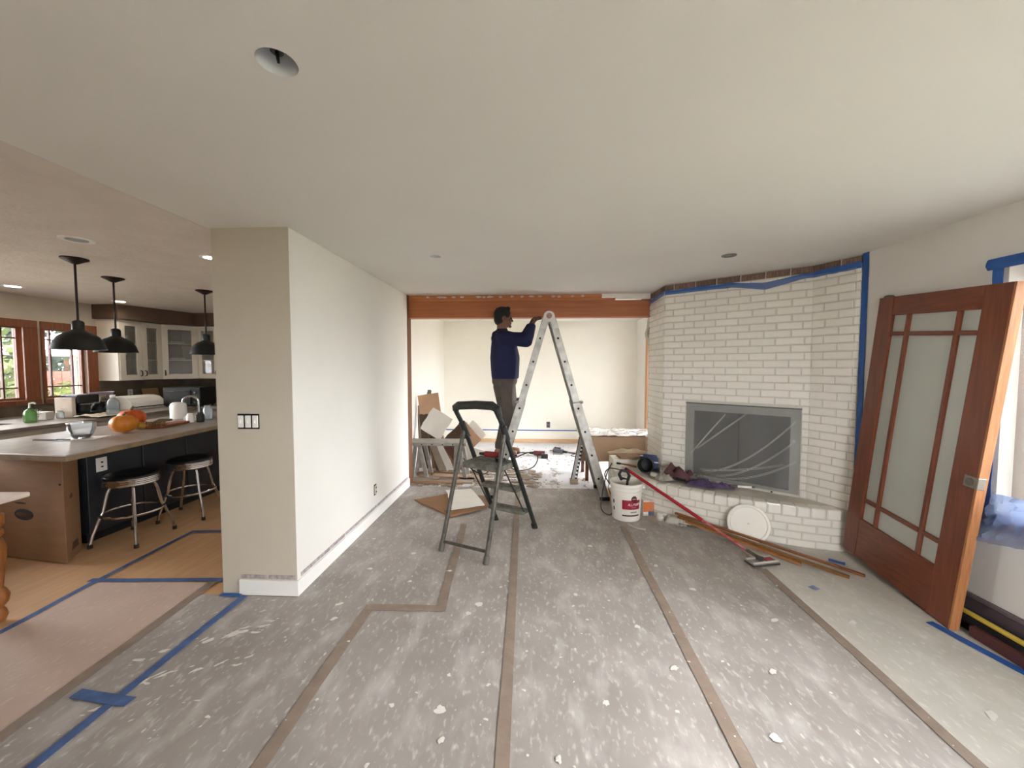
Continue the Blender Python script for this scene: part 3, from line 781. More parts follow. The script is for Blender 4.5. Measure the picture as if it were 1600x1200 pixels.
# clear plastic film hung from the tape, over hearth and floor
path = [A0 + Vector((-.02,0)), A + Vector((-.02,-.02)), Bp + nrm * .03, Cp + Vector((-.04,-.0))]
pl = [0]
for i in range(1, 4): pl.append(pl[-1] + (path[i] - path[i-1]).length)
def pathpt(uu):
    s = uu * pl[-1]
    for i in range(1, 4):
        if s <= pl[i] + 1e-9:
            return path[i-1].lerp(path[i], (s - pl[i-1]) / (pl[i] - pl[i-1]))
    return path[3]
def hearth_edge(uu):            # matching run along the hearth rim
    q, d = along(tot * (.12 + .87 * uu)); return q + Vector((d.y, -d.x)) * .03
def filmf(uu, v):
    q = pathpt(uu); e = hearth_edge(uu)
    cen = Vector((1.1, 3.2)); out = (cen - e).normalized()
    # the sheet bells out from the wall towards the rim of the hearth, then falls to the floor
    if v < .62:
        t = v / .62; z = 2.30 + (.355 - 2.30) * t; k = max(0, (t - .55) / .45) ** 2.2 * .12
        p = q.lerp(e, k)
        p += nrm * (.018 * abs(nz(uu*14, t*2.2, 1.7)) * (.3 + t) + .012*sin(uu*46 + 5*t)*t*t)
        z += .012 * nz(uu*8, t*8, 4)
    elif v < .80:
        t = (v - .62) / .18; p = q.lerp(e, .12 + .88 * t); z = .352 + .010*abs(nz(uu*12, t*3, 9))
    elif v < .92:
        t = (v - .80) / .12; p = e + out * (.0 + .02 * t); z = .35 - .33 * t
        p += out * .012 * abs(nz(uu*16, t*2, 3))
    else:
        t = (v - .92) / .08; p = e + out * (.02 + (.16 + .12 * nz(uu*3, 2)) * t); z = .022 + .018 * abs(nz(uu*20, t*4, 6)) - .008*t
    return (min(p.x, 2.57), p.y, z)
tag(G().grid(filmf, 110, 84).done('plastic_film', m_film, smooth=True, fix=False), 'clear plastic film draped over the brick fireplace and hearth', 'plastic sheet')
# taut folds of the film in front of the firebox
fold = []
for k, (sa, za, sb, zb) in enumerate([(.42,.44,1.18,1.02),(.55,.42,1.16,.82),(.40,.46,1.10,.62),(.62,.40,1.19,.66),(.30,.60,.62,1.04),(.36,.66,.80,1.06)]):
    pts = []
    for i in range(15):
        t = i / 14; s_ = sa + (sb - sa) * t; z_ = za + (zb - za) * (t ** (1.7 if k < 4 else 1.0))
        pts.append(Vector(P(s_, z_, .045 + .01*sin(t*6+k))))
    fold.append(pts)
g = G()
for k, pts in enumerate(fold):
    for off in (0, .012):
        g.tube([p + Vector((0,0,off)) for p in pts], [.0012 + .0016*sin(pi*i/14) for i in range(15)], 5)
tag(g.done('film_crease', sheer('film_crease_white', C(235,235,230), .45, gloss=1.0, transl=.4), smooth=True, fix=False), 'gathered pleats of clear film stretched across the dark firebox', 'plastic sheet')
# ------------------------------------------------------------------ kitchen
kit = []
# upper cabinets along the window wall, corner cabinet, back wall run
m_cab = mat('cream_cabinet_paint', C(214,206,190), .45, var=.02)
m_cabin = mat('cabinet_inside', C(92,82,72), .7, var=.1)
m_iron = mat('dark_iron', C(30,26,24), .5, metal=.3)
def quadframe(g, p, q, z0, z1, d, fw):
    """door frame of width fw between plan points p, q, thickness d outward"""
    k = (q - p).normalized(); n = Vector((k.y, -k.x)); l = (q - p).length
    def bx(s0, s1, a, b):
        vs = []
        for z in (a, b):
            for s, dd in ((s0,d),(s1,d),(s1,0),(s0,0)):
                r = p + k*s + n*dd; vs.append((r.x, r.y, z))
        g.add(vs, [(0,3,2,1),(4,5,6,7),(0,1,5,4),(1,2,6,5),(2,3,7,6),(3,0,4,7)])
    bx(0, fw, z0, z1); bx(l-fw, l, z0, z1); bx(fw, l-fw, z0, z0+fw); bx(fw, l-fw, z1-fw, z1)
    return bx, l
def cabinet(name, label, foot, p, q, z0, z1, doors, handle=True):
    """foot = plan polygon of the carcass (front edge p->q), doors = number of glass doors"""
    p = Vector(p); q = Vector(q); k = (q-p).normalized(); n = Vector((k.y, -k.x))
    t = thing(name, label, 'cabinet', ((p.x+q.x)/2, (p.y+q.y)/2, z0), group='upper kitchen cabinets')
    c = G()
    for a, b in ((z0, z0+.02), (z1-.02, z1)): c.prism(foot, a, b, lambda x, y, d: (x, y, d))
    m = len(foot)
    for i in range(m):
        a = Vector(foot[i]); b = Vector(foot[(i+1) % m])
        if (a - p).length + (b - q).length < .02 or (a - q).length + (b - p).length < .02: continue
        e = (b-a).normalized(); nn = Vector((e.y, -e.x)) * .009
        c.prism([(v.x, v.y) for v in (a+nn, b+nn, b-nn, a-nn)], z0, z1, lambda x, y, d: (x, y, d))
    c.done('carcass', m_cab, t)
    cx = sum(f[0] for f in foot)/m; cy = sum(f[1] for f in foot)/m
    inner = [((x-cx)*.93+cx, (y-cy)*.93+cy) for x, y in foot]
    for zz in (z0+.30, z0+.57): G().prism(inner, zz, zz+.015, lambda x, y, d: (x, y, d)).done('shelf', m_cab, t)
    l = (q-p).length / doors
    for i in range(doors):
        a = p + k*(l*i + .004); b = p + k*(l*(i+1) - .004)
        g = G(); bx, ll = quadframe(g, a, b, z0+.005, z1-.005, .02, .075); dr = g.done('door', m_cab, t)
        g = G(); g.prism([(v.x, v.y) for v in (a + k*.07 + n*.006, b - k*.07 + n*.006, b - k*.07 + n*.010, a + k*.07 + n*.010)], z0+.075, z1-.075, lambda x, y, d: (x, y, d)); g.done('pane', m_glass, dr)
        if handle:
            s_ = (b - k*.03) if (i == 0 and doors == 2) else (a + k*.03)
            o = s_ + n*.02
            pts = [(o.x + n.x*h, o.y + n.y*h, zz) for h, zz in ((0,z0+.06),(.025,z0+.065),(.03,z0+.10),(.025,z0+.135),(0,z0+.14))]
            G().tube(pts, .007, 8).done('handle', m_iron, dr, smooth=True)
    return t
cabinet('upper_cabinet', 'cream upper cabinet with two glass doors beside the window', [(-5.92,5.24),(-6.245,5.24),(-6.245,5.88),(-5.92,5.88)], (-5.92,5.24), (-5.92,5.88), 1.31, 2.19, 2)
cabinet('upper_cabinet', 'cream corner cabinet with a single glass door', [(-5.92,5.885),(-6.245,5.885),(-6.245,6.595),(-5.64,6.595),(-5.64,6.24)], (-5.92,5.885), (-5.64,6.24), 1.31, 2.19, 1)
cabinet('upper_cabinet', 'cream cabinet half hidden behind the partition', [(-5.635,6.25),(-5.635,6.595),(-4.9,6.595),(-4.9,6.25)], (-5.635,6.25), (-4.9,6.25), 1.31, 2.19, 2)
struct(G().prism([(-5.86,5.20),(-6.25,5.20),(-6.25,6.6),(-4.0,6.6),(-4.0,6.15),(-5.6,6.15)], 2.195, 2.398, lambda x, y, d: (x, y, d)).done('trim_2', mat('brown_soffit_board', C(92,72,56), .7, var=.1, stretch=(1,1,8))), 'brown soffit board above the kitchen cabinets')
# crockery behind the glass
def dish(kind, x, y, z, label):
    if kind == 'bowl': g = G().lathe([(.0005,0),(.03,0),(.035,.008),(.07,.045),(.078,.065),(.073,.065),(.06,.045),(.0005,.012)], (x,y,z), 16)
    elif kind == 'mug': g = G().lathe([(.0005,0),(.036,0),(.038,.085),(.034,.085),(.032,.01),(.0005,.01)], (x,y,z), 14).tube([(x+.036,y,z+.065),(x+.06,y,z+.06),(x+.06,y,z+.03),(x+.036,y,z+.022)], .005, 6)
    else: g = G().lathe([(.0005,0),(.06,0),(.10,.014),(.098,.018),(.06,.006),(.0005,.005)] + [(.0005,.012),(.06,.014),(.10,.028),(.098,.032),(.0005,.02)], (x,y,z), 18)
    return tag(g.done(kind, m_white, smooth=True), label, kind, 'white crockery in the glass cabinets')
dish('bowl', -6.08, 5.40, 1.62+.02, 'white bowl on the lower shelf of the two-door cabinet')
dish('mug', -6.05, 5.70, 1.88+.02, 'white mug on the top shelf of the two-door cabinet')
dish('bowl', -6.08, 5.42, 1.90, 'white bowl on the top shelf of the two-door cabinet')
dish('mug', -6.05, 5.68, 1.335, 'white mug at the bottom of the two-door cabinet')
dish('plate', -5.95, 6.20, 1.90, 'stack of white plates on the top shelf of the corner cabinet')
dish('plate', -5.95, 6.20, 1.63, 'stack of white plates on the lower shelf of the corner cabinet')
dish('bowl', -5.93, 6.15, 1.335, 'white bowl at the bottom of the corner cabinet')
dish('mug', -5.45, 6.40, 1.90, 'white mug in the half-hidden cabinet')

# counter along the windows, backsplash
m_stone = mat('grey_brown_stone_tile', C(120,106,86), .5, col2=C(86,76,62), scale=5, bump=.1)
m_counter = mat('grey_stone_counter', C(132,122,112), .35, col2=C(156,146,134), scale=9)
m_cedge = mat('tan_counter_edge', C(138,116,88), .5, col2=C(110,92,70), scale=10)
bc = thing('kitchen_counter', 'stone counter with base cabinets under the kitchen windows', 'counter', (-5.65, 4.4, 0))
G().box(-6.25, 1.9, .87, -5.04, 6.6, .91).done('worktop', m_counter, bc, bevel=.004)
G().box(-6.25, 1.9, .09, -5.10, 6.6, .87).done('base', m_cab, bc)
G().box(-6.25, 1.9, 0, -5.16, 6.6, .09).done('plinth', m_dark, bc)
for i in range(7):
    y = 1.95 + i*.66
    d = G().box(-5.10, y, .12, -5.082, y+.62, .85).done('door', m_cab, bc, bevel=.003)
    G().tube([(-5.08,y+.55,.66),(-5.055,y+.55,.67),(-5.055,y+.55,.76),(-5.08,y+.55,.77)], .005, 6).done('handle', m_iron, d)
G().box(-6.25, 2.0, .91, -6.235, 5.24, 1.035).done('backsplash', m_stone, bc)
G().box(-6.25, 5.24, .91, -6.235, 6.6, 1.31).done('backsplash', m_stone, bc)
G().box(-6.0, 3.1, .912, -5.45, 3.75, .916).done('sink_rim', m_chrome, bc)
bc2 = thing('back_counter', 'dark stone counter along the kitchen back wall', 'counter', (-4.2, 6.2, 0))
G().box(-5.03, 5.55, .87, -2.06, 6.6, .91).done('worktop', m_counter, bc2, bevel=.004)
G().box(-5.0, 5.62, .0, -2.06, 6.6, .87).done('base', m_cab, bc2)
G().box(-5.03, 6.585, .91, -2.06, 6.6, 1.31).done('backsplash', m_stone, bc2)
G().box(-6.23, 6.585, .91, -5.04, 6.6, 1.31).done('backsplash', m_stone, bc)
wallbox('wall_outlet', 'white outlet plate on the stone backsplash under the cabinets', 'outlet', (-6.232,5.66,1.10), .075, .12, (1,0,0), 'plate')

# island with overhanging stone top
isl = thing('kitchen_island', 'dark kitchen island with an overhanging grey stone top', 'kitchen island', (-3.85, 3.4, 0))
m_navy = mat('dark_slate_panel', C(40,44,50), .5, col2=C(30,32,36), scale=6)
G().prism([(-3.17,2.44),(-3.25,2.45),(-4.38,2.53),(-4.38,4.95),(-3.33,4.95)], .872, .91, lambda x, y, d: (x, y, d)).done('worktop', m_counter, isl, bevel=.006)
G().prism([(-3.166,2.434),(-3.27,2.442),(-4.382,2.524),(-4.382,2.56),(-3.20,2.47),(-3.36,4.95),(-3.322,4.95)], .868, .904, lambda x, y, d: (x, y, d)).done('worktop_edge', m_cedge, isl)
G().box(-4.30, 3.02, .08, -3.76, 4.9, .872).done('base', m_navy, isl)
G().box(-4.28, 3.04, 0, -3.80, 4.88, .08).done('plinth', m_dark, isl)
for i in range(4):
    G().box(-3.76, 3.02 + i*.47, .10, -3.742, 3.02 + i*.47 + .46, .862).done('panel', m_navy, isl, bevel=.004)
wallbox('wall_outlet', 'white blank plate on the dark side of the island', 'outlet', (-3.741,3.13,.665), .085, .12, (1,0,0), 'plate')
# big cardboard box standing before the island
cb = thing('cardboard_box', 'tall brown cardboard box leaning under the island top', 'box', (-3.85, 2.8, 0))
G().prism([(-3.545,2.70),(-4.45,2.83),(-4.42,3.0),(-3.72,2.94)], 0.004, .80, lambda x, y, d: (x, y, d)).done('body', m_card, cb, bevel=.004)
m_ink = mat('box_print', C(40,32,34), .8)
d1 = Vector((-4.45+3.545, 2.83-2.70)).normalized(); n1 = Vector((d1.y, -d1.x)) * -1
if n1.y > 0: n1 = -n1
def boxprint(s, z, w, h, name='print', m=m_ink):
    c0 = Vector((-3.545, 2.70)) + d1 * s
    pts = []
    for k in range(16):
        t = 2*pi*k/16; pts.append((s + w*cos(t), z + h*sin(t)))
    g = G()
    def f(a, b, d):
        q = Vector((-3.545,2.70)) + d1*a + n1*d; return (q.x, q.y, b)
    return g.prism(pts, .0005, .002, f).done(name, m, cb)
boxprint(.42, .36, .10, .045); boxprint(.42, .36, .085, .018, 'print_centre', m_card)
boxprint(.45, .45, .06, .006); boxprint(.03, .62, .012, .008)
g = G()
ed = Vector((-3.72+3.545, 2.94-2.70)).normalized(); en = Vector((ed.y, -ed.x))
for s_, z_, w_, h_ in ((.13,.50,.03,.018),(.16,.10,.07,.03)):
    c = Vector((-3.545,2.70)) + ed*s_ + en*.001
    g.add([(c.x-ed.x*w_, c.y-ed.y*w_, z_-h_), (c.x+ed.x*w_, c.y+ed.y*w_, z_-h_), (c.x+ed.x*w_*.8, c.y+ed.y*w_*.8, z_+h_), (c.x-ed.x*w_*.6, c.y-ed.y*w_*.6, z_+h_)], [(0,1,2,3)])
g.done('hand_hole', mat('box_brown_print', C(92,58,34), .8), cb)

# bar stools
def stool(loc, rz, label):
    t = thing('bar_stool', label, 'stool', loc, rz, 'chrome bar stools at the island')
    G().lathe([(.0005,.59),(.12,.598),(.165,.592),(.182,.575),(.184,.56),(.0005,.555)], n=32).done('cushion', mat('black_vinyl', C(14,14,15), .35), t, smooth=True, local=True)
    G().lathe([(.183,.562),(.186,.555),(.183,.548),(.187,.54),(.183,.532),(.187,.524),(.183,.516),(.186,.508),(.180,.500),(.0005,.500)], n=32).done('chrome_band', m_chrome, t, smooth=True, local=True)
    for k in range(4):
        a = pi/4 + k*pi/2; c_, s_ = cos(a), sin(a)
        pts = [(.10*c_,.10*s_,.497),(.135*c_,.135*s_,.485),(.155*c_,.155*s_,.44),(.185*c_,.185*s_,.28),(.20*c_,.20*s_,.25),(.25*c_,.25*s_,.10),(.268*c_,.268*s_,.012)]
        G().tube(pts, .0125, 8).done('leg', m_chrome, t, smooth=True, local=True)
        G().cyl((.268*c_,.268*s_,.0), (.267*c_,.267*s_,.03), .017, .016, 10).done('foot', m_rubber, t, local=True)
    G().tube([(.20*cos(2*pi*k/40), .20*sin(2*pi*k/40), .255) for k in range(40)], .011, 8, closed=True).done('foot_ring', m_chrome, t, smooth=True, local=True)
    return t
stool((-3.50,3.16,0), .08, 'chrome bar stool with black seat, nearer the cardboard box')
stool((-3.47,3.70,0), .3, 'chrome bar stool with black seat, nearer the partition')

# pendant lamps
def pendant(x, y, label, wx=0):
    t = thing('pendant_lamp', label, 'pendant lamp', (x, y, 2.3985), 0, 'dark dome pendant lamps over the island')
    m_sh = mat('dark_bronze', C(38,40,38), .42, metal=.5, var=.15)
    G().lathe([(.0005,0),(.085,0),(.085,-.008),(.06,-.02),(.018,-.045),(.0005,-.047)], n=24).done('canopy', mat('bronze_canopy', C(48,34,30), .5, metal=.4), t, smooth=True, local=True)
    G().cyl((0,0,-.04), (0,0,-.56), .008, n=10).done('rod', mat('bronze_rod', C(46,34,32), .5, metal=.4), t, smooth=True, local=True)
    sh = G().lathe([(.012,-.50),(.034,-.512),(.038,-.525),(.038,-.58),(.054,-.592),(.085,-.606),(.122,-.638),(.146,-.68),(.157,-.72),(.164,-.742),(.160,-.742),(.150,-.72),(.138,-.68),(.115,-.645),(.075,-.615),(.03,-.60),(.0005,-.60)], n=36).done('shade', m_sh, t, smooth=True, local=True)
    G().ball((0,0,-.685), (.03,.03,.04), 12).done('bulb', m_white, t, smooth=True, local=True)
    return t
pendant(-3.73, 3.00, 'dark dome pendant lamp nearest, in front of the second window')
pendant(-4.165, 3.67, 'dark dome pendant lamp in the middle, in front of the cabinets')
pendant(-3.81, 4.34, 'dark dome pendant lamp half hidden behind the partition')

# things on the island
m_or = mat('orange_pumpkin', C(206,88,22), .45, var=.12, scale=12)
m_yo = mat('amber_pumpkin', C(196,118,28), .45, var=.15, scale=12)
def pumpkin(c, r, hr, m, label, rx=0.0, lobes=10):
    t = thing('pumpkin', label, 'pumpkin', c, group='pumpkins on the island')
    prof = []
    for i in range(15):
        a = -pi/2 + pi*i/14; prof.append((max(.0005, r*cos(a)*(1.0)), r*hr*sin(a) - .12*r*math.exp(-((a-pi/2)/.5)**2) + r*hr))
    G().lathe(prof, (0,0,0), 60, wob=lambda th, z: 1 - .07*abs(sin(th*lobes/2))**.5*0 - .06*(1-abs(sin(th*lobes/2)))**2).done('flesh', m, t, smooth=True, local=True)
    G().tube([(0,0,r*hr*1.75),(.004,0,r*hr*2.0),(.02,.006,r*hr*2.2)], [.016,.011,.013], 8).done('stem', mat('pumpkin_stem', C(110,90,50), .8), t, smooth=True, local=True)
    return t
pumpkin((-3.72,3.31,.913), .100, .84, m_yo, 'amber squat pumpkin at the front of the island')
pumpkin((-3.94,3.58,.913), .110, .85, m_or, 'orange pumpkin behind the amber one')
gd_ = G().ball((-3.78,3.50,.945), (.06,.038,.034), 14, rotz(.9)).ball((-3.75,3.545,.945), (.045,.022,.02), 12, rotz(.9)).done('gourd', mat('yellow_gourd', C(196,150,50), .5, col2=C(150,110,40), scale=20), smooth=True)
tag(gd_, 'small yellow speckled gourd beside the pumpkins', 'gourd')
g = G()
for i in range(50):
    a = random.uniform(0, 2*pi); l = random.uniform(.04,.09); b = random.uniform(.1,.7)
    p = Vector((-3.70,3.59,.918)); q = p + Vector((cos(a)*l*cos(b), sin(a)*l*cos(b), .01 + l*sin(b)))
    g.tube([p, (p+q)/2 + Vector((0,0,.01)), q], [.003,.003,.007], 5)
tag(g.done('dried_flowers', mat('dried_straw', C(150,120,80), .8, col2=C(92,70,44), scale=30), smooth=True), 'clump of dried straw flowers beside the pumpkins', 'dried flowers')
tag(G().obox((-3.72,3.75,.922), (.16,.42,.022), rotz(.12)).done('cutting_board', mat('cutting_board_wood', C(142,78,42), .5, col2=C(112,58,30), stretch=(8,1,1)), bevel=.005), 'reddish wooden cutting board lying on the island', 'cutting board')
t = thing('glass_bowl', 'clear glass bowl with dark contents on the island', 'bowl', (-3.77,3.02,.913))
G().lathe([(.0005,.002),(.05,.002),(.062,.02),(.085,.075),(.088,.13),(.085,.13),(.082,.075),(.058,.022),(.0005,.006)], (-3.77,3.02,.916), 28).done('bowl', sheer('clear_glass', C(225,230,230), .8, rough=.05, gloss=1.6, bump=0), t, smooth=True)
G().lathe([(.0005,.008),(.056,.012),(.066,.035),(.0005,.038)], (-3.77,3.02,.916), 20).done('contents', mat('dark_berries', C(46,32,36), .6, var=.3, scale=40), t, smooth=True)
tag(G().obox((-3.77,3.03,.9125), (.26,.19,.003), rotz(.3)).done('napkin', m_white), 'white paper napkin under the glass bowl', 'napkin')
t = thing('knife', 'long dark knife lying before the glass bowl', 'knife', (-3.95,2.94,.912))
G().bar((-4.08,2.93,.915),(-3.90,2.945,.915),.02,.004).done('blade', m_iron, t); G().bar((-3.90,2.945,.916),(-3.79,2.95,.916),.016,.012).done('handle', m_black, t, bevel=.003)
t = thing('canister', 'white rounded canister standing on the island', 'canister', (-4.08,4.23,.912))
G().lathe([(.0005,0),(.075,0),(.078,.01),(.078,.15),(.07,.175),(.05,.188),(.0005,.19)], (-4.08,4.23,.912), 28).done('body', m_white, t, smooth=True)
G().cyl((-4.08,4.23,.912),(-4.08,4.23,.922),.085,n=28).done('base', m_white, t, smooth=True)
t = thing('island_faucet', 'chrome gooseneck faucet on the island', 'faucet', (-3.99,4.38,.912))
pts = [(-3.99,4.40,.912),(-3.99,4.40,1.10)] + [(-4.05+.06*cos(a), 4.36+.04*cos(a), 1.10+.06*sin(a)) for a in [pi*k/8 for k in range(1,8)]] + [(-4.115,4.325,1.07)]
G().tube(pts, .0135, 10).done('spout', m_chrome, t, smooth=True); G().cyl((-3.99,4.40,.912),(-3.99,4.40,.94),.026,n=16).done('base', m_chrome, t, smooth=True)
G().tube([(-4.06,4.28,.912),(-4.05,4.28,.97),(-4.09,4.28,1.03),(-4.13,4.28,1.045)], .012, 10).done('side_sprayer', m_white, t, smooth=True)
def jar(x, y, r, h, m, label, lid=None, name='jar', z=.912):
    t = thing(name, label, name.split('_')[-1], (x,y,z))
    G().lathe([(.0005,0),(r*.92,0),(r,.008),(r,h*.72),(r*.75,h*.84),(r*.7,h*.9),(r*.66,h*.9),(r*.6,h*.8),(.0005,h*.78)], (x,y,z), 20).done('body', m, t, smooth=True)
    G().cyl((x,y,z+h*.88),(x,y,z+h),r*.74,n=18).done('lid', lid or m_white, t, smooth=True)
    return t
m_cglass = sheer('jar_glass', C(190,205,210), .55, rough=.06, gloss=1.8, bump=.1)
jar(-3.68, 3.95, .036, .10, m_white, 'small white jar beside the faucet')
jar(-3.61, 4.00, .036, .105, m_black, 'small black jar beside the white one', m_black)
jar(-3.70, 4.20, .045, .16, m_cglass, 'clear glass jar on the island near the partition', m_cglass)
jar(-3.60, 4.30, .045, .15, m_cglass, 'clear glass jar farthest on the island, against the partition', m_cglass)
tag(G().obox((-3.80,4.10,.935), (.12,.08,.045), rotz(.4)).done('tea_box', mat('white_card', C(214,208,200), .7), bevel=.004), 'small white carton behind the jars', 'box')
tag(G().tube([(-3.86,3.70,.935),(-3.88,3.80,.95),(-3.86,3.92,.945)], [.012,.02,.012], 8).done('cloth_roll', mat('grey_knitted_cloth', C(120,104,86), .8), smooth=True), 'grey cloth roll lying behind the cutting board', 'cloth')

# things on the window counter
z = .912
t = thing('sink_faucet', 'small white curved faucet at the left sink', 'faucet', (-6.0,3.85,z))
G().tube([(-6.05,3.85,z),(-6.05,3.85,1.02),(-6.02,3.85,1.05),(-5.95,3.85,1.05),(-5.92,3.85,1.02)], .011, 8).done('spout', m_chrome, t, smooth=True); G().cyl((-6.05,3.85,z),(-6.05,3.85,z+.03),.022).done('base', m_chrome, t, smooth=True)
t = thing('soap_bottle', 'green soap bottle with a pump under the left window', 'bottle', (-5.43,3.88,z))
G().lathe([(.0005,0),(.046,0),(.05,.01),(.05,.10),(.035,.13),(.018,.14),(.018,.155),(.0005,.155)], (-5.43,3.88,z), 18).done('body', sheer('green_soap', C(96,150,70), .25, gloss=1.2, bump=0), t, smooth=True)
G().tube([(-5.43,3.88,z+.15),(-5.43,3.88,z+.205),(-5.40,3.89,z+.21),(-5.385,3.90,z+.20)], .009, 8).done('pump', mat('pale_green_plastic', C(190,205,180), .4), t, smooth=True)
t = thing('potted_herb', 'small green plant beside the soap bottle', 'plant', (-5.50,3.96,z))
G().lathe([(.0005,0),(.03,0),(.038,.06),(.034,.06),(.0005,.055)], (-5.50,3.96,z), 14).done('pot', m_white, t, smooth=True)
g = G()
for i in range(40):
    a = random.uniform(0,2*pi); b = random.uniform(.2,1.4); l = random.uniform(.04,.10); c = Vector((-5.50,3.96,z+.055)); q = c + Vector((cos(a)*cos(b)*l, sin(a)*cos(b)*l, sin(b)*l)); s_ = Vector((-sin(a),cos(a),0))*.012
    g.add([c, (c+q)/2 + s_, q, (c+q)/2 - s_], [(0,1,2,3)])
g.done('leaves', mat('herb_green', C(88,120,58), .6), t, fix=False)
tag(G().obox((-5.55,4.08,z+.045), (.14,.09,.09), rotz(.2)).done('tissue_box', mat('white_card', C(214,208,200), .7), bevel=.004), 'white tissue box beside the soap bottle', 'box')
jar(-5.50, 4.20, .034, .09, m_cglass, 'small glass jar beside the coffee maker', m_chrome)
t = thing('coffee_maker', 'black coffee maker with a pale side panel under the second window', 'coffee maker', (-5.5,4.33,z))
G().box(-5.62,4.24,z,-5.40,4.28,z+.235).done('side_panel', mat('pale_card', C(206,192,176), .7), t, bevel=.004)
G().box(-5.60,4.285,z,-5.40,4.52,z+.05).done('base', m_black, t, bevel=.006); G().box(-5.60,4.285,z+.05,-5.53,4.52,z+.26).done('column', m_black, t, bevel=.006); G().box(-5.60,4.285,z+.16,-5.38,4.52,z+.265).done('head', m_black, t, bevel=.012)
G().box(-5.382,4.30,z+.145,-5.376,4.50,z+.158).done('chrome_strip', m_chrome, t)
G().lathe([(.0005,0),(.055,0),(.065,.04),(.05,.09),(.045,.10),(.0005,.10)], (-5.46,4.40,z+.05), 18).done('carafe', m_smoke, t, smooth=True)
t = thing('kettle', 'black and steel kettle beside the coffee maker', 'kettle', (-5.50,4.62,z))
G().lathe([(.0005,0),(.085,0),(.09,.02),(.082,.10),(.05,.15),(.0005,.155)], (-5.50,4.62,z), 24).done('body', m_black, t, smooth=True)
G().tube([(-5.45,4.56,z+.15),(-5.45,4.58,z+.21),(-5.47,4.66,z+.215),(-5.46,4.74,z+.17),(-5.46,4.76,z+.08)], .013, 8).done('handle', mat('steel_handle', C(170,164,154), .3, metal=.7), t, smooth=True)
G().tube([(-5.42,4.60,z+.09),(-5.37,4.58,z+.14)], [.02,.012], 8).done('spout', m_chrome, t, smooth=True); G().ball((-5.50,4.62,z+.165), .018, 10).done('knob', m_chrome, t, smooth=True)
tag(G().lathe([(.0005,0),(.06,0),(.10,.05),(.12,.09),(.115,.09),(.09,.045),(.0005,.01)], (-5.80,4.90,z+.17), 22).done('mixing_bowl', mat('lilac_enamel', C(150,138,150), .4), smooth=True), 'lilac mixing bowl at the right end of the windows', 'bowl')
tag(G().lathe([(.0005,0),(.09,0),(.10,.012),(.10,.155),(.09,.168),(.0005,.168)], (-5.80,4.90,z), 22).done('biscuit_tin', mat('grey_tin', C(120,112,104), .4, metal=.5), smooth=True), 'grey tin under the lilac mixing bowl', 'tin')
def fcl(u, v):
    x = -5.35 + .32*u; y = 4.20 + .36*v
    return (x, y, z + .012 + .028*abs(nz(u*4, v*5, 2)) + .02*math.exp(-((u-.4)/.2)**2))
tag(G().grid(fcl, 16, 18, .003).done('dish_towel', mat('dish_towel_cloth', C(206,196,176), .9, bump=.2, bscale=90), smooth=True), 'crumpled cream dish towel on the window counter', 'towel')
t = thing('water_bottle', 'clear water bottle with a white cap behind the pumpkins', 'bottle', (-5.1,4.42,z))
G().lathe([(.0005,0),(.06,0),(.064,.012),(.064,.07),(.058,.08),(.064,.09),(.062,.15),(.045,.19),(.022,.215),(.022,.23),(.0005,.23)], (-5.12,4.44,z), 22).done('body', m_cglass, t, smooth=True)
G().cyl((-5.12,4.44,z+.225),(-5.12,4.44,z+.255),.026,n=16).done('cap', m_white, t, smooth=True)
t = thing('bread_box', 'white roll-top bread box under the cabinets', 'bread box', (-5.6,5.25,z))
prof = [(0,0),(.30,0),(.30,.03),(.27,.10),(.20,.16),(.10,.185),(0,.185)]
G().prism(prof, 5.02, 5.52, lambda a, b, d: (-5.80 + a, d, z + b)).done('body', m_white, t, bevel=.006)
G().box(-5.505,5.05,z+.028,-5.495,5.49,z+.04).done('handle_slot', m_dark, t)
tag(G().obox((-6.13,5.90,z+.13), (.02,.26,.25), rot('Y', -.25)).done('cutting_board', mat('maple_board', C(176,140,92), .6, stretch=(1,1,6)), bevel=.006), 'pale cutting board leaning on the backsplash', 'cutting board')
t = thing('toaster_oven', 'black toaster oven under the corner cabinet', 'toaster oven', (-5.2,5.6,z))
R = rotz(-.75+pi/2+.0)
a_ = Vector((-5.50,5.46)); b_ = Vector((-4.97,5.52)); dd = (b_-a_).normalized(); bk = Vector((-dd.y, dd.x))
def ovf(s, d, h): q = a_ + dd*s + bk*d; return (q.x, q.y, z + h)
def ovbox(s0, s1, d0, d1, h0, h1):
    return G().add([ovf(s0,d0,h0),ovf(s1,d0,h0),ovf(s1,d1,h0),ovf(s0,d1,h0),ovf(s0,d0,h1),ovf(s1,d0,h1),ovf(s1,d1,h1),ovf(s0,d1,h1)], [(0,3,2,1),(4,5,6,7),(0,1,5,4),(1,2,6,5),(2,3,7,6),(3,0,4,7)])
ovbox(0,.53,0,.34,.015,.29).done('body', m_black, t, bevel=.008)
dr = ovbox(.03,.40,-.015,.0,.04,.25).done('door', m_smoke, t, bevel=.004)
G().tube([ovf(.06,-.015,.235),ovf(.06,-.04,.235),ovf(.37,-.04,.235),ovf(.37,-.015,.235)], .007, 8).done('handle', m_chrome, dr, smooth=True)
for h_ in (.07,.14,.21): G().cyl(ovf(.465,0,h_), ovf(.465,-.02,h_), .018, n=14).done('knob', m_chrome, t, smooth=True)
for s_, d_ in ((.03,.03),(.5,.03),(.03,.3),(.5,.3)): G().cyl(ovf(s_,d_,0), ovf(s_,d_,.018), .014, n=10).done('foot', m_rubber, t)
tag(G().box(-4.6,5.95,z,-4.0,6.3,z+.12).done('dish_rack', mat('grey_rack', C(150,148,144), .5, metal=.3), bevel=.006), 'pale grey dish tray on the back counter', 'tray')

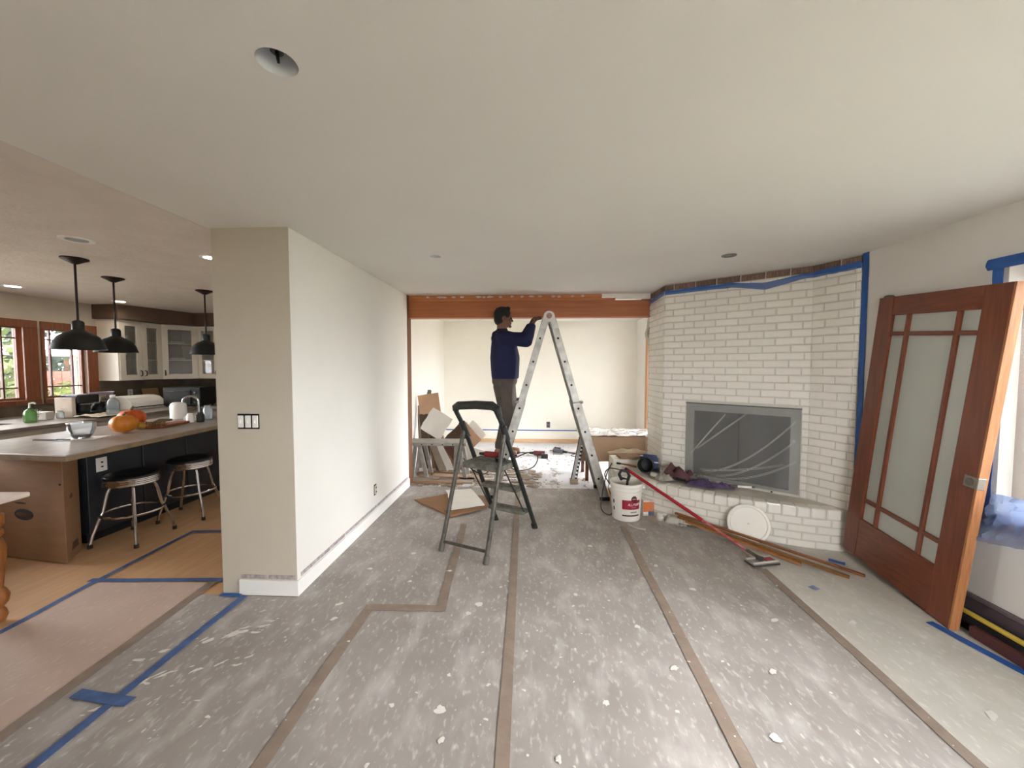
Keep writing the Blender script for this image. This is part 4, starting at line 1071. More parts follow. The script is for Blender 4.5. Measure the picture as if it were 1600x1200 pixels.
# table in the left foreground
t = thing('dining_table', 'pale-topped wooden table with a turned leg at the left edge', 'table', (-3.4,1.75,0))
m_tleg = mat('honey_turned_wood', C(150,94,44), .4, col2=C(116,66,28), scale=5, stretch=(6,6,1))
G().prism([(-3.09,2.19),(-3.02,1.1),(-4.4,1.0),(-4.45,2.10)], .715, .745, lambda x, y, d: (x, y, d)).done('table_top', mat('bleached_table_top', C(206,190,178), .4, var=.05), t, bevel=.006)
G().prism([(-3.16,2.10),(-3.11,1.2),(-4.3,1.1),(-4.35,2.02)], .62, .715, lambda x, y, d: (x, y, d)).done('apron', m_tleg, t)
lp = [(.0005,0),(.035,0),(.045,.03),(.04,.06),(.028,.08),(.05,.11),(.056,.15),(.045,.18),(.032,.2),(.038,.26),(.05,.36),(.052,.44),(.04,.49),(.03,.5),(.046,.52),(.046,.54),(.034,.555),(.05,.58),(.05,.64),(.0005,.64)]
for x, y in ((-3.17,2.06),(-3.15,1.25),(-4.28,1.98),(-4.25,1.15)):
    G().lathe(lp, (x,y,.004), 20).done('leg', m_tleg, t, smooth=True)
# ------------------------------------------------------------------ living room: leaning door
def axes(yaw, lean, roll):
    return Matrix.Rotation(yaw, 3, 'Z') @ Matrix.Rotation(lean, 3, 'Y') @ Matrix.Rotation(roll, 3, 'X')
DR = axes(-.105, .045, .075); DO = Vector((2.405, 2.262, .006)); DW, DH, DT = .90, 1.955, .045
t = thing('leaning_door', 'red-brown wooden door with nine film-covered panes leaning against the right wall', 'door', DO)
def D(x, y, z): return DO + DR @ Vector((x, y, z))
def dbox(g, x0, y0, z0, x1, y1, z1):
    vs = [D(*p) for p in ((x0,y0,z0),(x1,y0,z0),(x1,y1,z0),(x0,y1,z0),(x0,y0,z1),(x1,y0,z1),(x1,y1,z1),(x0,y1,z1))]
    return g.add(vs, [(0,3,2,1),(4,5,6,7),(0,1,5,4),(1,2,6,5),(2,3,7,6),(3,0,4,7)])
st = .155; rt = .13; rb = .30
dbox(G(), .0, .012, 0, DT, st, DH).done('stile', m_cherry, t, bevel=.002)
dbox(G(), .0, DW-st+.02, 0, DT, DW, DH).done('stile', m_cherry, t, bevel=.002)
dbox(G(), .0, st, DH-rt, DT, DW-st+.02, DH).done('top_rail', m_cherryh, t, bevel=.002)
dbox(G(), .0, st, 0, DT, DW-st+.02, rb).done('bottom_rail', m_cherryh, t, bevel=.002)
dbox(G(), -.001, -.001, 0, DT+.001, .012, DH).done('bare_edge', m_dooredge, t, bevel=.001)
y0, y1, z0, z1 = st, DW-st+.02, rb, DH-rt
ya, yb = y0 + .13, y1 - .13; za, zb = z0 + .15, z1 - .13; mw = .028
for yy in (ya, yb): dbox(G(), .004, yy-mw/2, z0, DT-.004, yy+mw/2, z1).done('muntin', m_cherry, t, bevel=.003)
for zz in (za, zb):
    for a, b in ((y0, ya-mw/2), (ya+mw/2, yb-mw/2), (yb+mw/2, y1)):
        dbox(G(), .004, a, zz-mw/2, DT-.004, b, zz+mw/2).done('muntin', m_cherryh, t, bevel=.003)
ys = [y0, ya, yb, y1]; zs = [z0, za, zb, z1]
for i in range(3):
    for j in range(3):
        dbox(G(), .020, ys[i] + (mw/2 if i else 0), zs[j] + (mw/2 if j else 0), .025, ys[i+1] - (mw/2 if i < 2 else 0), zs[j+1] - (mw/2 if j < 2 else 0)).done('pane', m_dpane, t)
lk = dbox(G(), -.004, -.003, .84, .035, .075, .905).done('strike_plate', mat('brushed_steel', C(150,142,132), .35, metal=.8), t, bevel=.002)
g = G(); c0 = D(-.0045, .04, .872); c1 = D(-.008, .04, .872)
g.cyl(c0, c1, .022, n=18).done('bore_ring', mat('grey_ring_metal', C(120,114,108), .4, metal=.7), lk, smooth=True)
tag(G().lathe([(.0005,0),(.03,0),(.028,.01),(.018,.014),(.0005,.015)], D(.02, DW-.06, DH), 18, R=rot('Y', .06)).done('putty_tin', mat('dull_tin', C(112,110,98), .6, metal=.5), smooth=True), 'small dull disc lying on the top edge of the leaning door', 'disc')
# window plastic with blue tape, right wall
t = thing('window_plastic', 'translucent plastic film taped with blue tape over the right window', 'plastic sheet', (2.59, 1.27, .6))
def fw(u, v):
    return (2.575 - .02*abs(nz(u*5, v*5, 1)) - .012*sin(v*7+u*9)*.3, -.16 + 2.45*u, .66 + 1.42*v - .05*(1-v)*sin(u*pi*3)**2*.4)
G().grid(fw, 40, 30).done('film', m_filmw, t, smooth=True, fix=False)
def ftop(u, v): return (2.565 - .03*abs(nz(u*9, v*2, 5)), -.18 + 2.50*u, 2.055 + .06*v + .012*nz(u*7, v, 8))
G().grid(ftop, 40, 3, .001).done('tape_top', m_tape, t, smooth=True)
def fbot(u, v): return (2.572 - .07*abs(nz(u*16, v*4, 2))*(1-v*.6), -.18 + 2.50*u, .615 + .10*v + .03*nz(u*6, v*2, 8))
G().grid(fbot, 50, 6, .001).done('tape_bottom', mat('loose_blue_tape', C(70,96,146), .6, var=.25, scale=12), t, smooth=True)
def fside(u, v): return (2.574 - .012*abs(nz(u*5, v*9, 2)), 2.25 + .05*u, .62 + 1.48*v)
G().grid(fside, 2, 30, .001).done('tape_side', m_tape, t, smooth=True)
def ffl(u, v): return (2.57 - .10*(1-v)**2 - .05*abs(nz(u*9, v*7, 3)), 1.98 + .26*u + .03*(1-v), .60 + .22*v - .06*u*(1-v))
G().grid(ffl, 14, 12).done('loose_flap', sheer('blue_tinted_film', C(130,150,190), .2, gloss=1.0, cap=.15), t, smooth=True, fix=False)
# poles and boards stored behind the door
m_yel = mat('yellow_handle', C(196,168,64), .5); m_dkred = mat('dark_red_handle', C(84,44,40), .5); m_dkbl = mat('dark_blue_board', C(40,44,60), .6)
tag(G().cyl((2.515,2.50,.104),(2.515,.4,.104),.014,n=12).done('broom_pole', m_yel, smooth=True), 'yellow pole lying along the wall behind the door', 'pole')
tag(G().bar((2.556,2.6,.05),(2.556,.3,.05),.05,.088).done('plank', m_dkbl, bevel=.004), 'dark plank lying against the skirting behind the door', 'plank')
tag(G().bar((2.478,2.22,.036),(2.478,.35,.036),.036,.058).done('wood_strip', m_dkred, bevel=.004), 'dark red strip of wood nearest the viewer behind the door', 'plank')
tag(G().bar((2.514,2.5,.048),(2.514,.5,.048),.03,.08).done('wood_strip', m_dark, bevel=.003), 'black strip under the yellow pole', 'plank')

# ------------------------------------------------------------------ A-frame ladder
lad = thing('folding_ladder', 'tall dusty aluminium A-frame ladder under the beam', 'ladder', (.2, 4.55, 0))
APX = Vector((.20, 0, 2.10)); YN, YF = 4.385, 4.715
feet = {'l': -.435, 'r': .835}
for sd, fx in feet.items():
    sg = -1 if sd == 'l' else 1
    top = Vector((.20 + sg*.035, 0, 2.06)); bot = Vector((fx, 0, .0))
    d = (bot - top)
    for y, fl_, lab in ((YN, -1, 'near'), (YF, 1, 'far')):
        yb_ = y + fl_ * .055
        a = Vector((top.x, y, top.z)); b = a + d * .66; b.y = y + fl_*.018
        G().bar(a, b, .028, .078, up=(cos(.28), 0, sg*sin(.28))).done('inner_rail', m_alu, lad, bevel=.004)
        c0 = a + d * .46; c0.y = y + fl_*.024; e = Vector((bot.x, yb_, .03))
        G().bar(c0, e, .034, .098, up=(cos(.28), 0, sg*sin(.28))).done('outer_rail', m_alu, lad, bevel=.005)
        G().obox((bot.x, yb_, .022), (.11,.045,.044)).done('rubber_foot', m_rubber, lad, bevel=.006)
        # hinge cheek
        h = G(); hp = []
        for k in range(9):
            an = pi * k / 8; hp.append((.20 + .062*cos(an)*1.0, 2.085 + .055*sin(an)))
        hp += [(.20-.075, 2.02), (.20-.105,1.95), (.20-.045,1.945), (.20-.02,2.02), (.20+.02,2.02), (.20+.045,1.945), (.20+.105,1.95), (.20+.075,2.02)]
        if sd == 'l':
            h.prism(hp, y + fl_*.012, y + fl_*.026, lambda a_, b_, d_: (a_, d_, b_))
            hg = h.done('hinge', mat('pale_hinge_cast', C(188,186,180), .5, metal=.4), lad)
            hgd = G().cyl((.20, y + fl_*.024, 2.085), (.20, y + fl_*.034, 2.085), .032, n=20).done('hinge_disc', mat('faded_red_sticker', C(150,112,104), .6, var=.2, scale=40), hg, smooth=True)
        G().ball(tuple(Vector((a.x, y, 0)) + Vector((d.x*.46 + sg*.05, fl_*.03, top.z + d.z*.46))), (.028,.02,.02), 10).done('lock_knob', m_alu, lad, smooth=True)
    # rungs
    for k in range(7):
        f_ = .11 + k * .128
        c = top + d * f_
        dy = .018*f_/.66 + .0005 if f_ < .46 else .024 + .031*(f_-.46)/.54 + .004
        yy = (YN - dy, YF + dy)
        rg = G().cyl((c.x, yy[0]-.017, c.z), (c.x, yy[1]+.017, c.z), .016, n=12).done('rung', m_alu, lad, smooth=True)
        for q, s_ in ((yy[0]-.016, -1), (yy[1]+.016, 1)):
            G().cyl((c.x, q, c.z), (c.x, q + s_*.003, c.z), .0125, n=12).done('rung_hole', m_dark, rg)
G().bar((.20-.04, YN, 2.0), (.20-.04, YF, 2.0), .02, .03).done('spreader', m_alu, lad)
G().bar((.20+.04, YN, 2.0), (.20+.04, YF, 2.0), .02, .03).done('spreader', m_alu, lad)

# ------------------------------------------------------------------ the person on the ladder
def flesh(name, gobj, m, parent, voxel, smooth_it=6, cuts=()):
    """closed shapes fused into one continuous skin"""
    o = gobj.done(name, m, parent, fix=True)
    md = o.modifiers.new('fuse', 'REMESH'); md.mode = 'VOXEL'; md.voxel_size = voxel; md.adaptivity = 0
    ms = o.modifiers.new('soft', 'SMOOTH'); ms.factor = .5; ms.iterations = smooth_it
    dg = bpy.context.evaluated_depsgraph_get(); dg.update()
    me = bpy.data.meshes.new_from_object(o.evaluated_get(dg))
    o.modifiers.clear(); old = o.data; o.data = me; bpy.data.meshes.remove(old)
    if cuts:
        bm = bmesh.new(); bm.from_mesh(me)
        inv = W[parent].inverted()
        for co, no in cuts:
            bmesh.ops.bisect_plane(bm, geom=bm.verts[:] + bm.edges[:] + bm.faces[:], plane_co=inv @ Vector(co), plane_no=Vector(no), clear_outer=True)
        bm.to_mesh(me); bm.free()
    me.polygons.foreach_set('use_smooth', [True]*len(me.polygons)); me.update()
    return o
m_skin = mat('skin', C(108,68,50), .55, var=.06, scale=20)
m_shirt = mat('navy_sweatshirt', C(9,14,56), .85, var=.16, scale=9, bump=.25, bscale=14)
m_pants = mat('grey_brown_trousers', C(74,65,58), .85, var=.2, scale=10, bump=.25, bscale=14)
m_hair = mat('black_hair', C(12,11,11), .7, var=.3, scale=60, bump=.4, bscale=120)
per = thing('person', 'person in a navy sweatshirt and grey-brown trousers standing on the ladder, working on the beam', 'person', (-.31, 4.55, .46))
HC = Vector((-.325, 4.55, 2.085)); HR = rotz(.30)
def hp_(x, y, z): return HC + HR @ Vector((x, y, z))
shR, shL = Vector((-.325,4.395,1.85)), Vector((-.315,4.705,1.855))
elR, elL = Vector((-.055,4.365,1.80)), Vector((-.07,4.735,1.865))
wrR, wrL = Vector((.012,4.43,1.985)), Vector((-.022,4.68,2.005))
hipR, hipL = Vector((-.315,4.465,1.29)), Vector((-.315,4.635,1.29))
knR, knL = Vector((-.275,4.46,.905)), Vector((-.245,4.635,.93))
anR, anL = Vector((-.355,4.475,.545)), Vector((-.325,4.63,.545))
b = G()
b.ball(hp_(-.012,0,.018), (.098,.077,.105), 18, HR)            # skull
b.ball(hp_(.03,0,-.045), (.062,.056,.068), 14, HR)               # jaw and face
b.capsule(hp_(.088,0,-.005), hp_(.104,0,-.030), .010, .015, 8)   # nose
b.capsule(hp_(.082,-.018,-.062), hp_(.082,.018,-.062), .011, .011, 8)    # lips
b.capsule(hp_(.078,-.015,-.098), hp_(.078,.015,-.098), .016, .016, 8)    # chin
b.capsule(hp_(.074,-.035,.022), hp_(.074,.035,.022), .014, .014, 8)      # brow
for s_ in (-1, 1):
    b.ball(hp_(-.012, s_*.078, -.012), (.024,.011,.034), 10, HR)         # ears
    b.ball(hp_(.055, s_*.04, -.03), (.026,.022,.022), 10, HR)             # cheeks
b.capsule(hp_(-.025,0,-.07), (-.345,4.55,1.90), .058, .062)       # neck
b.capsule((-.335,4.48,1.80),(-.335,4.62,1.80), .10, .10); b.capsule((-.33,4.55,1.80),(-.32,4.55,1.35), .12, .115)
for sh, el, wr in ((shR,elR,wrR),(shL,elL,wrL)):
    b.capsule(sh, el, .05, .042); b.capsule(el, wr, .042, .028)
for hp0, kn, an in ((hipR,knR,anR),(hipL,knL,anL)):
    b.capsule(hp0, kn, .08, .055); b.capsule(kn, an, .055, .038); b.capsule(an, an + Vector((.0,0,-.04)), .038, .036)
# hands: palm, four bent fingers of different length, thumb from the side of the palm
def hand(wr, fwd_, side, inner):
    f = Vector(fwd_).normalized(); s_ = Vector(side); s_ = (s_ - f*s_.dot(f)).normalized(); n = Vector(inner); n = (n - f*n.dot(f) - s_*n.dot(s_)).normalized()
    for k in (-.026,-.009,.009,.026):
        b.capsule(wr + f*.01 + s_*k*.6, wr + f*.082 + s_*k, .017, .014, 8)
    for k, ln in ((-.033,.62),(-.011,.85),(.011,.95),(.032,.85)):
        p0 = wr + f*.085 + s_*k; p1 = p0 + f*.034*ln + n*.010; p2 = p1 + f*.018*ln + n*.026*ln; p3 = p2 - f*.002 + n*.020*ln
        b.capsule(p0, p1, .0092, .0088, 8); b.capsule(p1, p2, .0088, .0082, 8); b.capsule(p2, p3, .0082, .007, 8)
    p0 = wr + f*.028 + s_*.03; p1 = p0 + f*.03 + s_*.022 + n*.012; p2 = p1 + f*.028 + s_*.002 + n*.016
    b.capsule(p0, p1, .012, .0105, 8); b.capsule(p1, p2, .0105, .009, 8)
hand(wrR, (.42,.35,.84), (.2,-1,.1), (.85,.2,-.3))
hand(wrL, (.45,-.1,.88), (-.2,-1,.1), (.85,.1,-.3))
body = flesh('body', b, m_skin, per, .0062, 4)
for s_ in (-1, 1):
    G().ball(hp_(.083, s_*.03, -.002), .010, 10).done('eye', mat('dark_eye', C(26,20,18), .2), per, smooth=True)
h = G(); h.ball(hp_(-.018,0,.035), (.106,.084,.102), 18, HR); h.ball(hp_(-.05,0,-.01), (.072,.074,.085), 14, HR)
h.capsule(hp_(.045,-.03,.108), hp_(.045,.03,.108), .028, .028, 10)
flesh('hair', h, m_hair, per, .009, 3, cuts=[(hp_(.062,0,.035), HR @ Vector((.88,0,-.47)))])
s = G()
for y in (4.47, 4.63):
    s.capsule((-.338,y,1.40), (-.345,y,1.62), .128, .136); s.capsule((-.345,y,1.62), (-.345,y,1.79), .136, .122)
    s.capsule((-.272,y,1.40), (-.265,y,1.62), .128, .130); s.capsule((-.265,y,1.62), (-.285,y,1.79), .130, .11)
s.capsule((-.335,4.47,1.86), (-.335,4.63,1.86), .085, .085); s.capsule((-.345,4.55,1.86), (-.345,4.55,1.915), .10, .078)
s.capsule((-.415,4.50,1.885), (-.415,4.60,1.885), .05, .05)       # folded hood
s.capsule((-.40,4.47,1.84), (-.40,4.63,1.84), .07, .07)
for sh, el, wr in ((shR,elR,wrR),(shL,elL,wrL)):
    s.capsule(sh, el, .088, .07); s.capsule(el, el.lerp(wr,.5), .068, .062); s.capsule(el.lerp(wr,.5), el.lerp(wr,.93), .06, .046)
flesh('sweatshirt', s, m_shirt, per, .012, 4, cuts=[((0,0,1.375), (0,0,-1))])
p = G()
p.capsule((-.34,4.49,1.36), (-.34,4.61,1.36), .125, .125); p.capsule((-.28,4.49,1.36), (-.28,4.61,1.36), .118, .118); p.capsule((-.325,4.48,1.25), (-.325,4.62,1.25), .108, .108)
for hp0, kn, an in ((hipR,knR,anR),(hipL,knL,anL)):
    p.capsule(hp0 + Vector((-.02,0,0)), kn, .112, .084); p.capsule(hp0 + Vector((.03,0,0)), kn, .10, .084); p.capsule(kn, an + Vector((0,0,.02)), .085, .074); p.capsule(an + Vector((0,0,.06)), an + Vector((0,0,-.03)), .072, .07)
flesh('trousers', p, m_pants, per, .012, 4, cuts=[((0,0,.56), (0,0,-1)), ((0,0,1.43), (0,0,1))])
m_boot = mat('tan_boot_leather', C(150,112,86), .6, var=.15, scale=14); m_sole = mat('boot_sole', C(60,40,34), .8)
for an in (anR, anL):
    g = G(); x, y = an.x, an.y
    g.capsule((x-.03,y,.515), (x+.05,y,.51), .047, .045); g.capsule((x+.05,y,.505), (x+.16,y,.497), .042, .034); g.capsule((x-.005,y,.52), (x,y,.60), .047, .05)
    bt_ = flesh('boot', g, m_boot, per, .008, 4, cuts=[((0,0,.475), (0,0,-1))])
    G().prism([(x-.08,y-.03),(x-.06,y-.042),(x+.10,y-.042),(x+.17,y-.034),(x+.195,y),(x+.17,y+.034),(x+.10,y+.042),(x-.06,y+.042),(x-.08,y+.03)], .458, .48, lambda a, c, d_: (a, c, d_)).done('sole', m_sole, per, bevel=.003)
# tool in the hand
t = thing('scraper', 'dark scraper held up against the beam by the person', 'tool', (.09,4.50,2.06))
G().cyl((.055,4.50,2.055),(.115,4.53,2.075),.011,n=10).done('handle', mat('dark_red_grip', C(74,34,28), .6), t, smooth=True)
G().bar((.115,4.53,2.075),(.165,4.555,2.09),.03,.003).done('blade', m_aludk, t)

# ------------------------------------------------------------------ step stool
R1, R2, F2, F1 = Vector((-.738,3.059,0)), Vector((-.345,2.864,0)), Vector((.039,3.549,0)), Vector((-.345,3.725,0))
ss = thing('step_stool', 'paint-spattered three-step folding stool with a black handle bar', 'step stool', (-.35,3.3,0))
hgL, hgR = Vector((-.585,3.318,.985)), Vector((-.215,3.098,.985)); htL, htR = Vector((-.640,3.228,1.14)), Vector((-.268,3.01,1.165))
z_ = Vector((0,0,.02))
for f_, hg_, ht_, r_ in ((F1,hgL,htL,R1),(F2,hgR,htR,R2)):
    G().tube([f_ + z_, hg_, ht_], .020, 10).done('front_rail', m_paintblack, ss, smooth=True)
    G().tube([r_ + z_, r_.lerp(hg_, .12), hg_ + (hg_ - r_)*.0], .0185, 10).done('rear_leg', m_aludk, ss, smooth=True)
    G().cyl(r_, r_ + Vector((.0,0,.0)).lerp(hg_ - r_, .06), .024, n=10).done('foot', mat('pale_foot_cap', C(86,84,76), .7), ss, smooth=True)
    G().cyl(f_, f_ + (hg_ - f_)*.05, .027, n=10).done('foot', m_rubber, ss, smooth=True)
    G().cyl(hg_ - (hg_-f_)*.07, hg_ + (ht_-hg_)*.30, .029, n=10).done('joint_sleeve', m_paintblack, ss, smooth=True)
G().tube([R1.lerp(hgL,.075) + Vector((0,0,.0)), R2.lerp(hgR,.09)], .0125, 8).done('crossbar', m_aludk, ss, smooth=True)
up_ = Vector((0,0,1))
hd = htR - htL; k = hd.normalized()
G().tube([htL - (htL-hgL)*.0 , htL + Vector((0,0,.03)) + k*.0, htL + k*.03 + Vector((0,0,.045)), htL.lerp(htR,.5) + Vector((0,0,.05)), htR - k*.05 + Vector((0,0,.042)), htR + Vector((0,0,.015)), htR.lerp(hgR,.35)], [.026,.034,.036,.035,.036,.033,.022], 12).done('handle_bar', m_paintblack, ss, smooth=True)
def stepf(name, zc, depth, f0, wside, m, off=0.0):
    a = F1.lerp(hgL, zc/ .985); bq = F2.lerp(hgR, zc/.985)
    a = Vector((a.x,a.y,zc)); bq = Vector((bq.x,bq.y,zc)); kk = (bq-a).normalized(); dr_ = Vector((kk.y,-kk.x,0))
    if dr_.y > 0: dr_ = -dr_
    a += kk*.022; bq -= kk*.022
    vs = []
    for zz in (zc-(.05 if name == 'platform' else .035), zc):
        for q, d_ in ((a, off),(bq, off),(bq, depth+off),(a, depth+off)): vs.append(q + dr_*d_ + Vector((0,0,zz-zc)))
    o = G().add(vs, [(0,3,2,1),(4,5,6,7),(0,1,5,4),(1,2,6,5),(2,3,7,6),(3,0,4,7)]).done(name, m, ss, bevel=.006)
    for i in range(5):
        q0 = a.lerp(bq,.06) + dr_*(off + depth*(i+.5)/5) + Vector((0,0,.001)); q1 = a.lerp(bq,.94) + dr_*(off + depth*(i+.5)/5) + Vector((0,0,.001))
        G().bar(q0, q1, .006, .004).done('tread_rib', m, o)
    return o
stepf('platform', .70, .27, 0, 0, m_stepdust, -.07)
stepf('step', .445, .10, 0, 0, m_stepdust, -.04)
stepf('step', .205, .10, 0, 0, m_stepdust, -.03)
for f_, hg_, s0 in ((F1,hgL,1),(F2,hgR,-1)):
    a = f_.lerp(hg_, .69); kk = (F2-F1).normalized()*s0*.03
    dr_ = Vector((kk.y,-kk.x,0)).normalized()
    if dr_.y > 0: dr_ = -dr_
    G().tube([a + kk + dr_*.13 + Vector((0,0,-.02)), f_.lerp(hg_,.19) + kk + dr_*.05], .007, 6).done('brace', m_paintblack, ss, smooth=True)
t = thing('cordless_drill', 'red and black cordless drill lying on the step stool platform', 'drill', (-.33,3.29,.705))
G().cyl((-.40,3.30,.755),(-.27,3.27,.755),.026,n=14).done('motor', mat('dull_red_plastic', C(120,30,34), .5), t, smooth=True)
G().cyl((-.40,3.30,.755),(-.45,3.31,.757),.017,.011,12).done('chuck', m_black, t, smooth=True)
G().bar((-.30,3.28,.74),(-.27,3.25,.725),.035,.05).done('grip', m_black, t, bevel=.006); G().obox((-.26,3.235,.722),(.07,.06,.03), rotz(-.3)).done('battery', m_black, t, bevel=.005)
def cable(name, pts, r, m, label):
    sp = spline([tuple(p) for p in pts], 8); return tag(G().tube(sp, r, 6).done(name, m, smooth=True), label, 'cable')
cable('power_cable', [(-.60,3.36,.70),(-.52,3.30,.62),(-.40,3.30,.58),(-.30,3.40,.66),(-.12,3.35,.60),(.02,3.40,.62),(.06,3.46,.70),(-.02,3.46,.735),(-.14,3.36,.71)], .005, m_black, 'thin black cable looping off the step stool platform')
# cardboard and drywall pieces on the floor
def slab(name, pts, z0, th, m, label, cat, tilt=0.0, group=None, edge=None, jag=True):
    """flat torn piece with polygon outline"""
    n = len(pts); cx = sum(p[0] for p in pts)/n; cy = sum(p[1] for p in pts)/n
    if jag:
        q = []
        for i in range(n):
            a = Vector(pts[i]); c_ = Vector(pts[(i+1) % n]); q.append(a)
            for k_ in (1,2,3): 
                v = a.lerp(c_, k_/4); q.append(v + Vector((random.uniform(-.012,.012), random.uniform(-.012,.012))))
        pts = [(v.x, v.y) for v in q]
    g = G().prism(pts, 0, th, lambda a, b_, d_: (a, b_, z0 + d_ + tilt*(a-cx)))
    return tag(g.done(name, m), label, cat, group)
slab('cardboard_sheet', [(-1.31,4.20),(-.80,3.74),(-.60,3.92),(-.95,4.44)], .008, .012, m_card, 'brown cardboard sheet lying on the floor beside the step stool', 'cardboard')
slab('cardboard_sheet', [(-.80,3.73),(-.46,3.95),(-.60,4.12),(-.92,3.95)], .021, .012, m_card, 'smaller brown cardboard sheet on top of the larger one', 'cardboard', tilt=.02)
slab('drywall_piece', [(-1.02,4.48),(-.72,4.52),(-.49,3.98),(-.82,3.86),(-.86,4.05)], .036, .012, m_drywall, 'white drywall piece lying on the cardboard beside the step stool', 'drywall', tilt=.03)
slab('cardboard_sheet', [(-.74,4.42),(-.50,4.40),(-.34,4.05),(-.5,4.05)], .006, .005, mat('faded_red_card', C(140,108,90), .8, var=.15), 'faded reddish paper sticking out behind the drywall piece', 'paper', jag=True)

# ------------------------------------------------------------------ bucket and floor tools near the hearth
bk = thing('paint_bucket', 'white plastic bucket with a red label below the hearth', 'bucket', (.955,3.85,0))
bx_, by_ = .955, 3.85
G().lathe([(.0005,.006),(.132,.006),(.136,.012),(.150,.285),(.156,.287),(.156,.298),(.151,.30),(.152,.325),(.160,.327),(.160,.337),(.153,.34),(.154,.362),(.161,.364),(.161,.372),(.150,.372),(.134,.02),(.0005,.02)], (bx_,by_,.0), 48).done('pail', mat('bucket_white', C(228,224,214), .4, var=.03), bk, smooth=True)
def lab(name, a0, a1, z0, z1, m, par, off=.0012, n=14):
    def f(u, v):
        zz = z0 + (z1-z0)*v; r = .136 + (.150-.136)*((zz-.012)/.273) + off; a = a0 + (a1-a0)*u
        return (bx_ + r*cos(a), by_ + r*sin(a), zz)
    return G().grid(f, n, 4, .0006).done(name, m, par, smooth=True)
m_red = mat('label_red', C(150,22,48), .5, var=.06)
F0 = -pi/2 - .38
lr = lab('label_panel', F0-.12, F0+1.15, .130, .222, m_red, bk)
lab('label_stripe', F0-.12, F0+1.15, .062, .075, mat('label_maroon', C(70,20,24), .5), bk)
lab('label_text_block', F0+.45, F0+.92, .096, .110, mat('label_grey_print', C(150,146,140), .6), bk)
lab('label_text_block', F0-.85, F0-.72, .10, .135, mat('dark_print', C(66,62,60), .6), bk); lab('label_text_block', F0-.85, F0-.72, .17, .205, mat('dark_print', C(66,62,60), .6), bk)
# white lettering on the label, wrapped on the curve
def letter_run(text, a0, zc, h, m, par, slant=.25):
    """stroke letters wrapped around the pail"""
    F = {'A':[((0,0),(.5,1)),((.5,1),(1,0)),((.2,.4),(.8,.4))],'L':[((0,1),(0,0)),((0,0),(.8,0))],'P':[((0,0),(0,1)),((0,1),(.8,1)),((.8,1),(.8,.5)),((.8,.5),(0,.5))],
         'U':[((0,1),(0,0)),((0,0),(.8,0)),((.8,0),(.8,1))],'R':[((0,0),(0,1)),((0,1),(.8,1)),((.8,1),(.8,.5)),((.8,.5),(0,.5)),((.3,.5),(.8,0))],
         'O':[((0,0),(0,1)),((0,1),(.8,1)),((.8,1),(.8,0)),((.8,0),(0,0))],'E':[((0,0),(0,1)),((0,1),(.8,1)),((0,.5),(.7,.5)),((0,0),(.8,0))],'S':[((.8,1),(0,1)),((0,1),(0,.5)),((0,.5),(.8,.5)),((.8,.5),(.8,0)),((.8,0),(0,0))]}
    g = G(); w = h*.6/.14; a = a0
    for ch in text:
        for p, q in F[ch]:
            pts = []
            for k_ in range(3):
                t_ = k_/2; x = p[0]+(q[0]-p[0])*t_; y = p[1]+(q[1]-p[1])*t_
                zz = zc + (y-.5)*h; r = .136 + .014*((zz-.012)/.273) + .0022; an = a + w*(x + slant*y)
                pts.append((bx_ + r*cos(an), by_ + r*sin(an), zz))
            g.tube(pts, h*.07, 5)
        a += w*1.25
    return g.done('lettering', m, par)
letter_run('ALLPURPOSE', F0+.26, .180, .022, m_white, lr)
letter_run('PURPOSE', F0+.48, .150, .010, mat('label_pink_print', C(206,140,150), .5), lr)
g = G()
def fo(u, v):
    a = F0+.66 + .20*cos(2*pi*u)*v; zz = .232 + .034*sin(2*pi*u)*v; r = .136 + .014*((zz-.012)/.273) + .0024
    return (bx_ + r*cos(a), by_ + r*sin(a), zz)
em = G().grid(fo, 24, 3).done('emblem', mat('emblem_maroon', C(92,40,46), .5), bk, fix=False)
lab('emblem_text', F0+.54, F0+.78, .230, .239, mat('emblem_pale', C(190,160,160), .5), bk, off=.0035)
for s_ in (-1, 1): G().cyl((bx_+s_*.152,by_,.315),(bx_+s_*.176,by_,.315),.018,n=12).done('handle_ear', m_white, bk, smooth=True)
hb = [(bx_ + .172*cos(a), by_ + .15*sin(a)*.9, .315 - .17*abs(sin(a))) for a in [pi + pi*k_/16 for k_ in range(17)]]
G().tube([(x, 2*by_ - y + .0, zz) for x, y, zz in hb], .0035, 6).done('bail', m_aludk, bk, smooth=True)
t = thing('mixing_paddle', 'black D-shaped tool handle sticking out of the bucket', 'tool', (.93,3.86,.1))
G().tube([(.91,3.86,.38),(.885,3.86,.435),(.905,3.86,.475),(.965,3.86,.465),(.985,3.86,.42),(.97,3.86,.375)], .016, 10).done('grip', m_black, t, smooth=True)
G().tube([(.91,3.86,.395),(.97,3.86,.385),(.94,3.87,.1)], [.014,.012,.01], 8).done('shaft', m_black, t, smooth=True)
cable('extension_cable', [(.90,4.28,.44),(.82,4.15,.36),(.74,3.97,.20),(.72,3.90,.06),(.80,3.86,.02),(.86,3.92,.10),(.85,4.05,.24),(.80,4.16,.34),(.87,4.22,.40),(1.0,4.1,.40)], .006, mat('grey_cable', C(58,58,56), .6), 'grey cable hanging in a loop from the ladder beside the bucket')
cable('pale_rope', [(.93,3.66,.012),(.98,3.58,.01),(1.06,3.54,.01)], .006, mat('pale_cord', C(196,186,166), .7), 'short pale cord end on the floor in front of the bucket')
t = thing('product_box', 'small orange and white carton beside the bucket', 'box', (1.21,3.93,0))
R = rotz(.15)
G().obox((1.19,3.94,.085),(.13,.10,.16), R).done('carton', mat('carton_white', C(214,208,198), .6), t, bevel=.003)
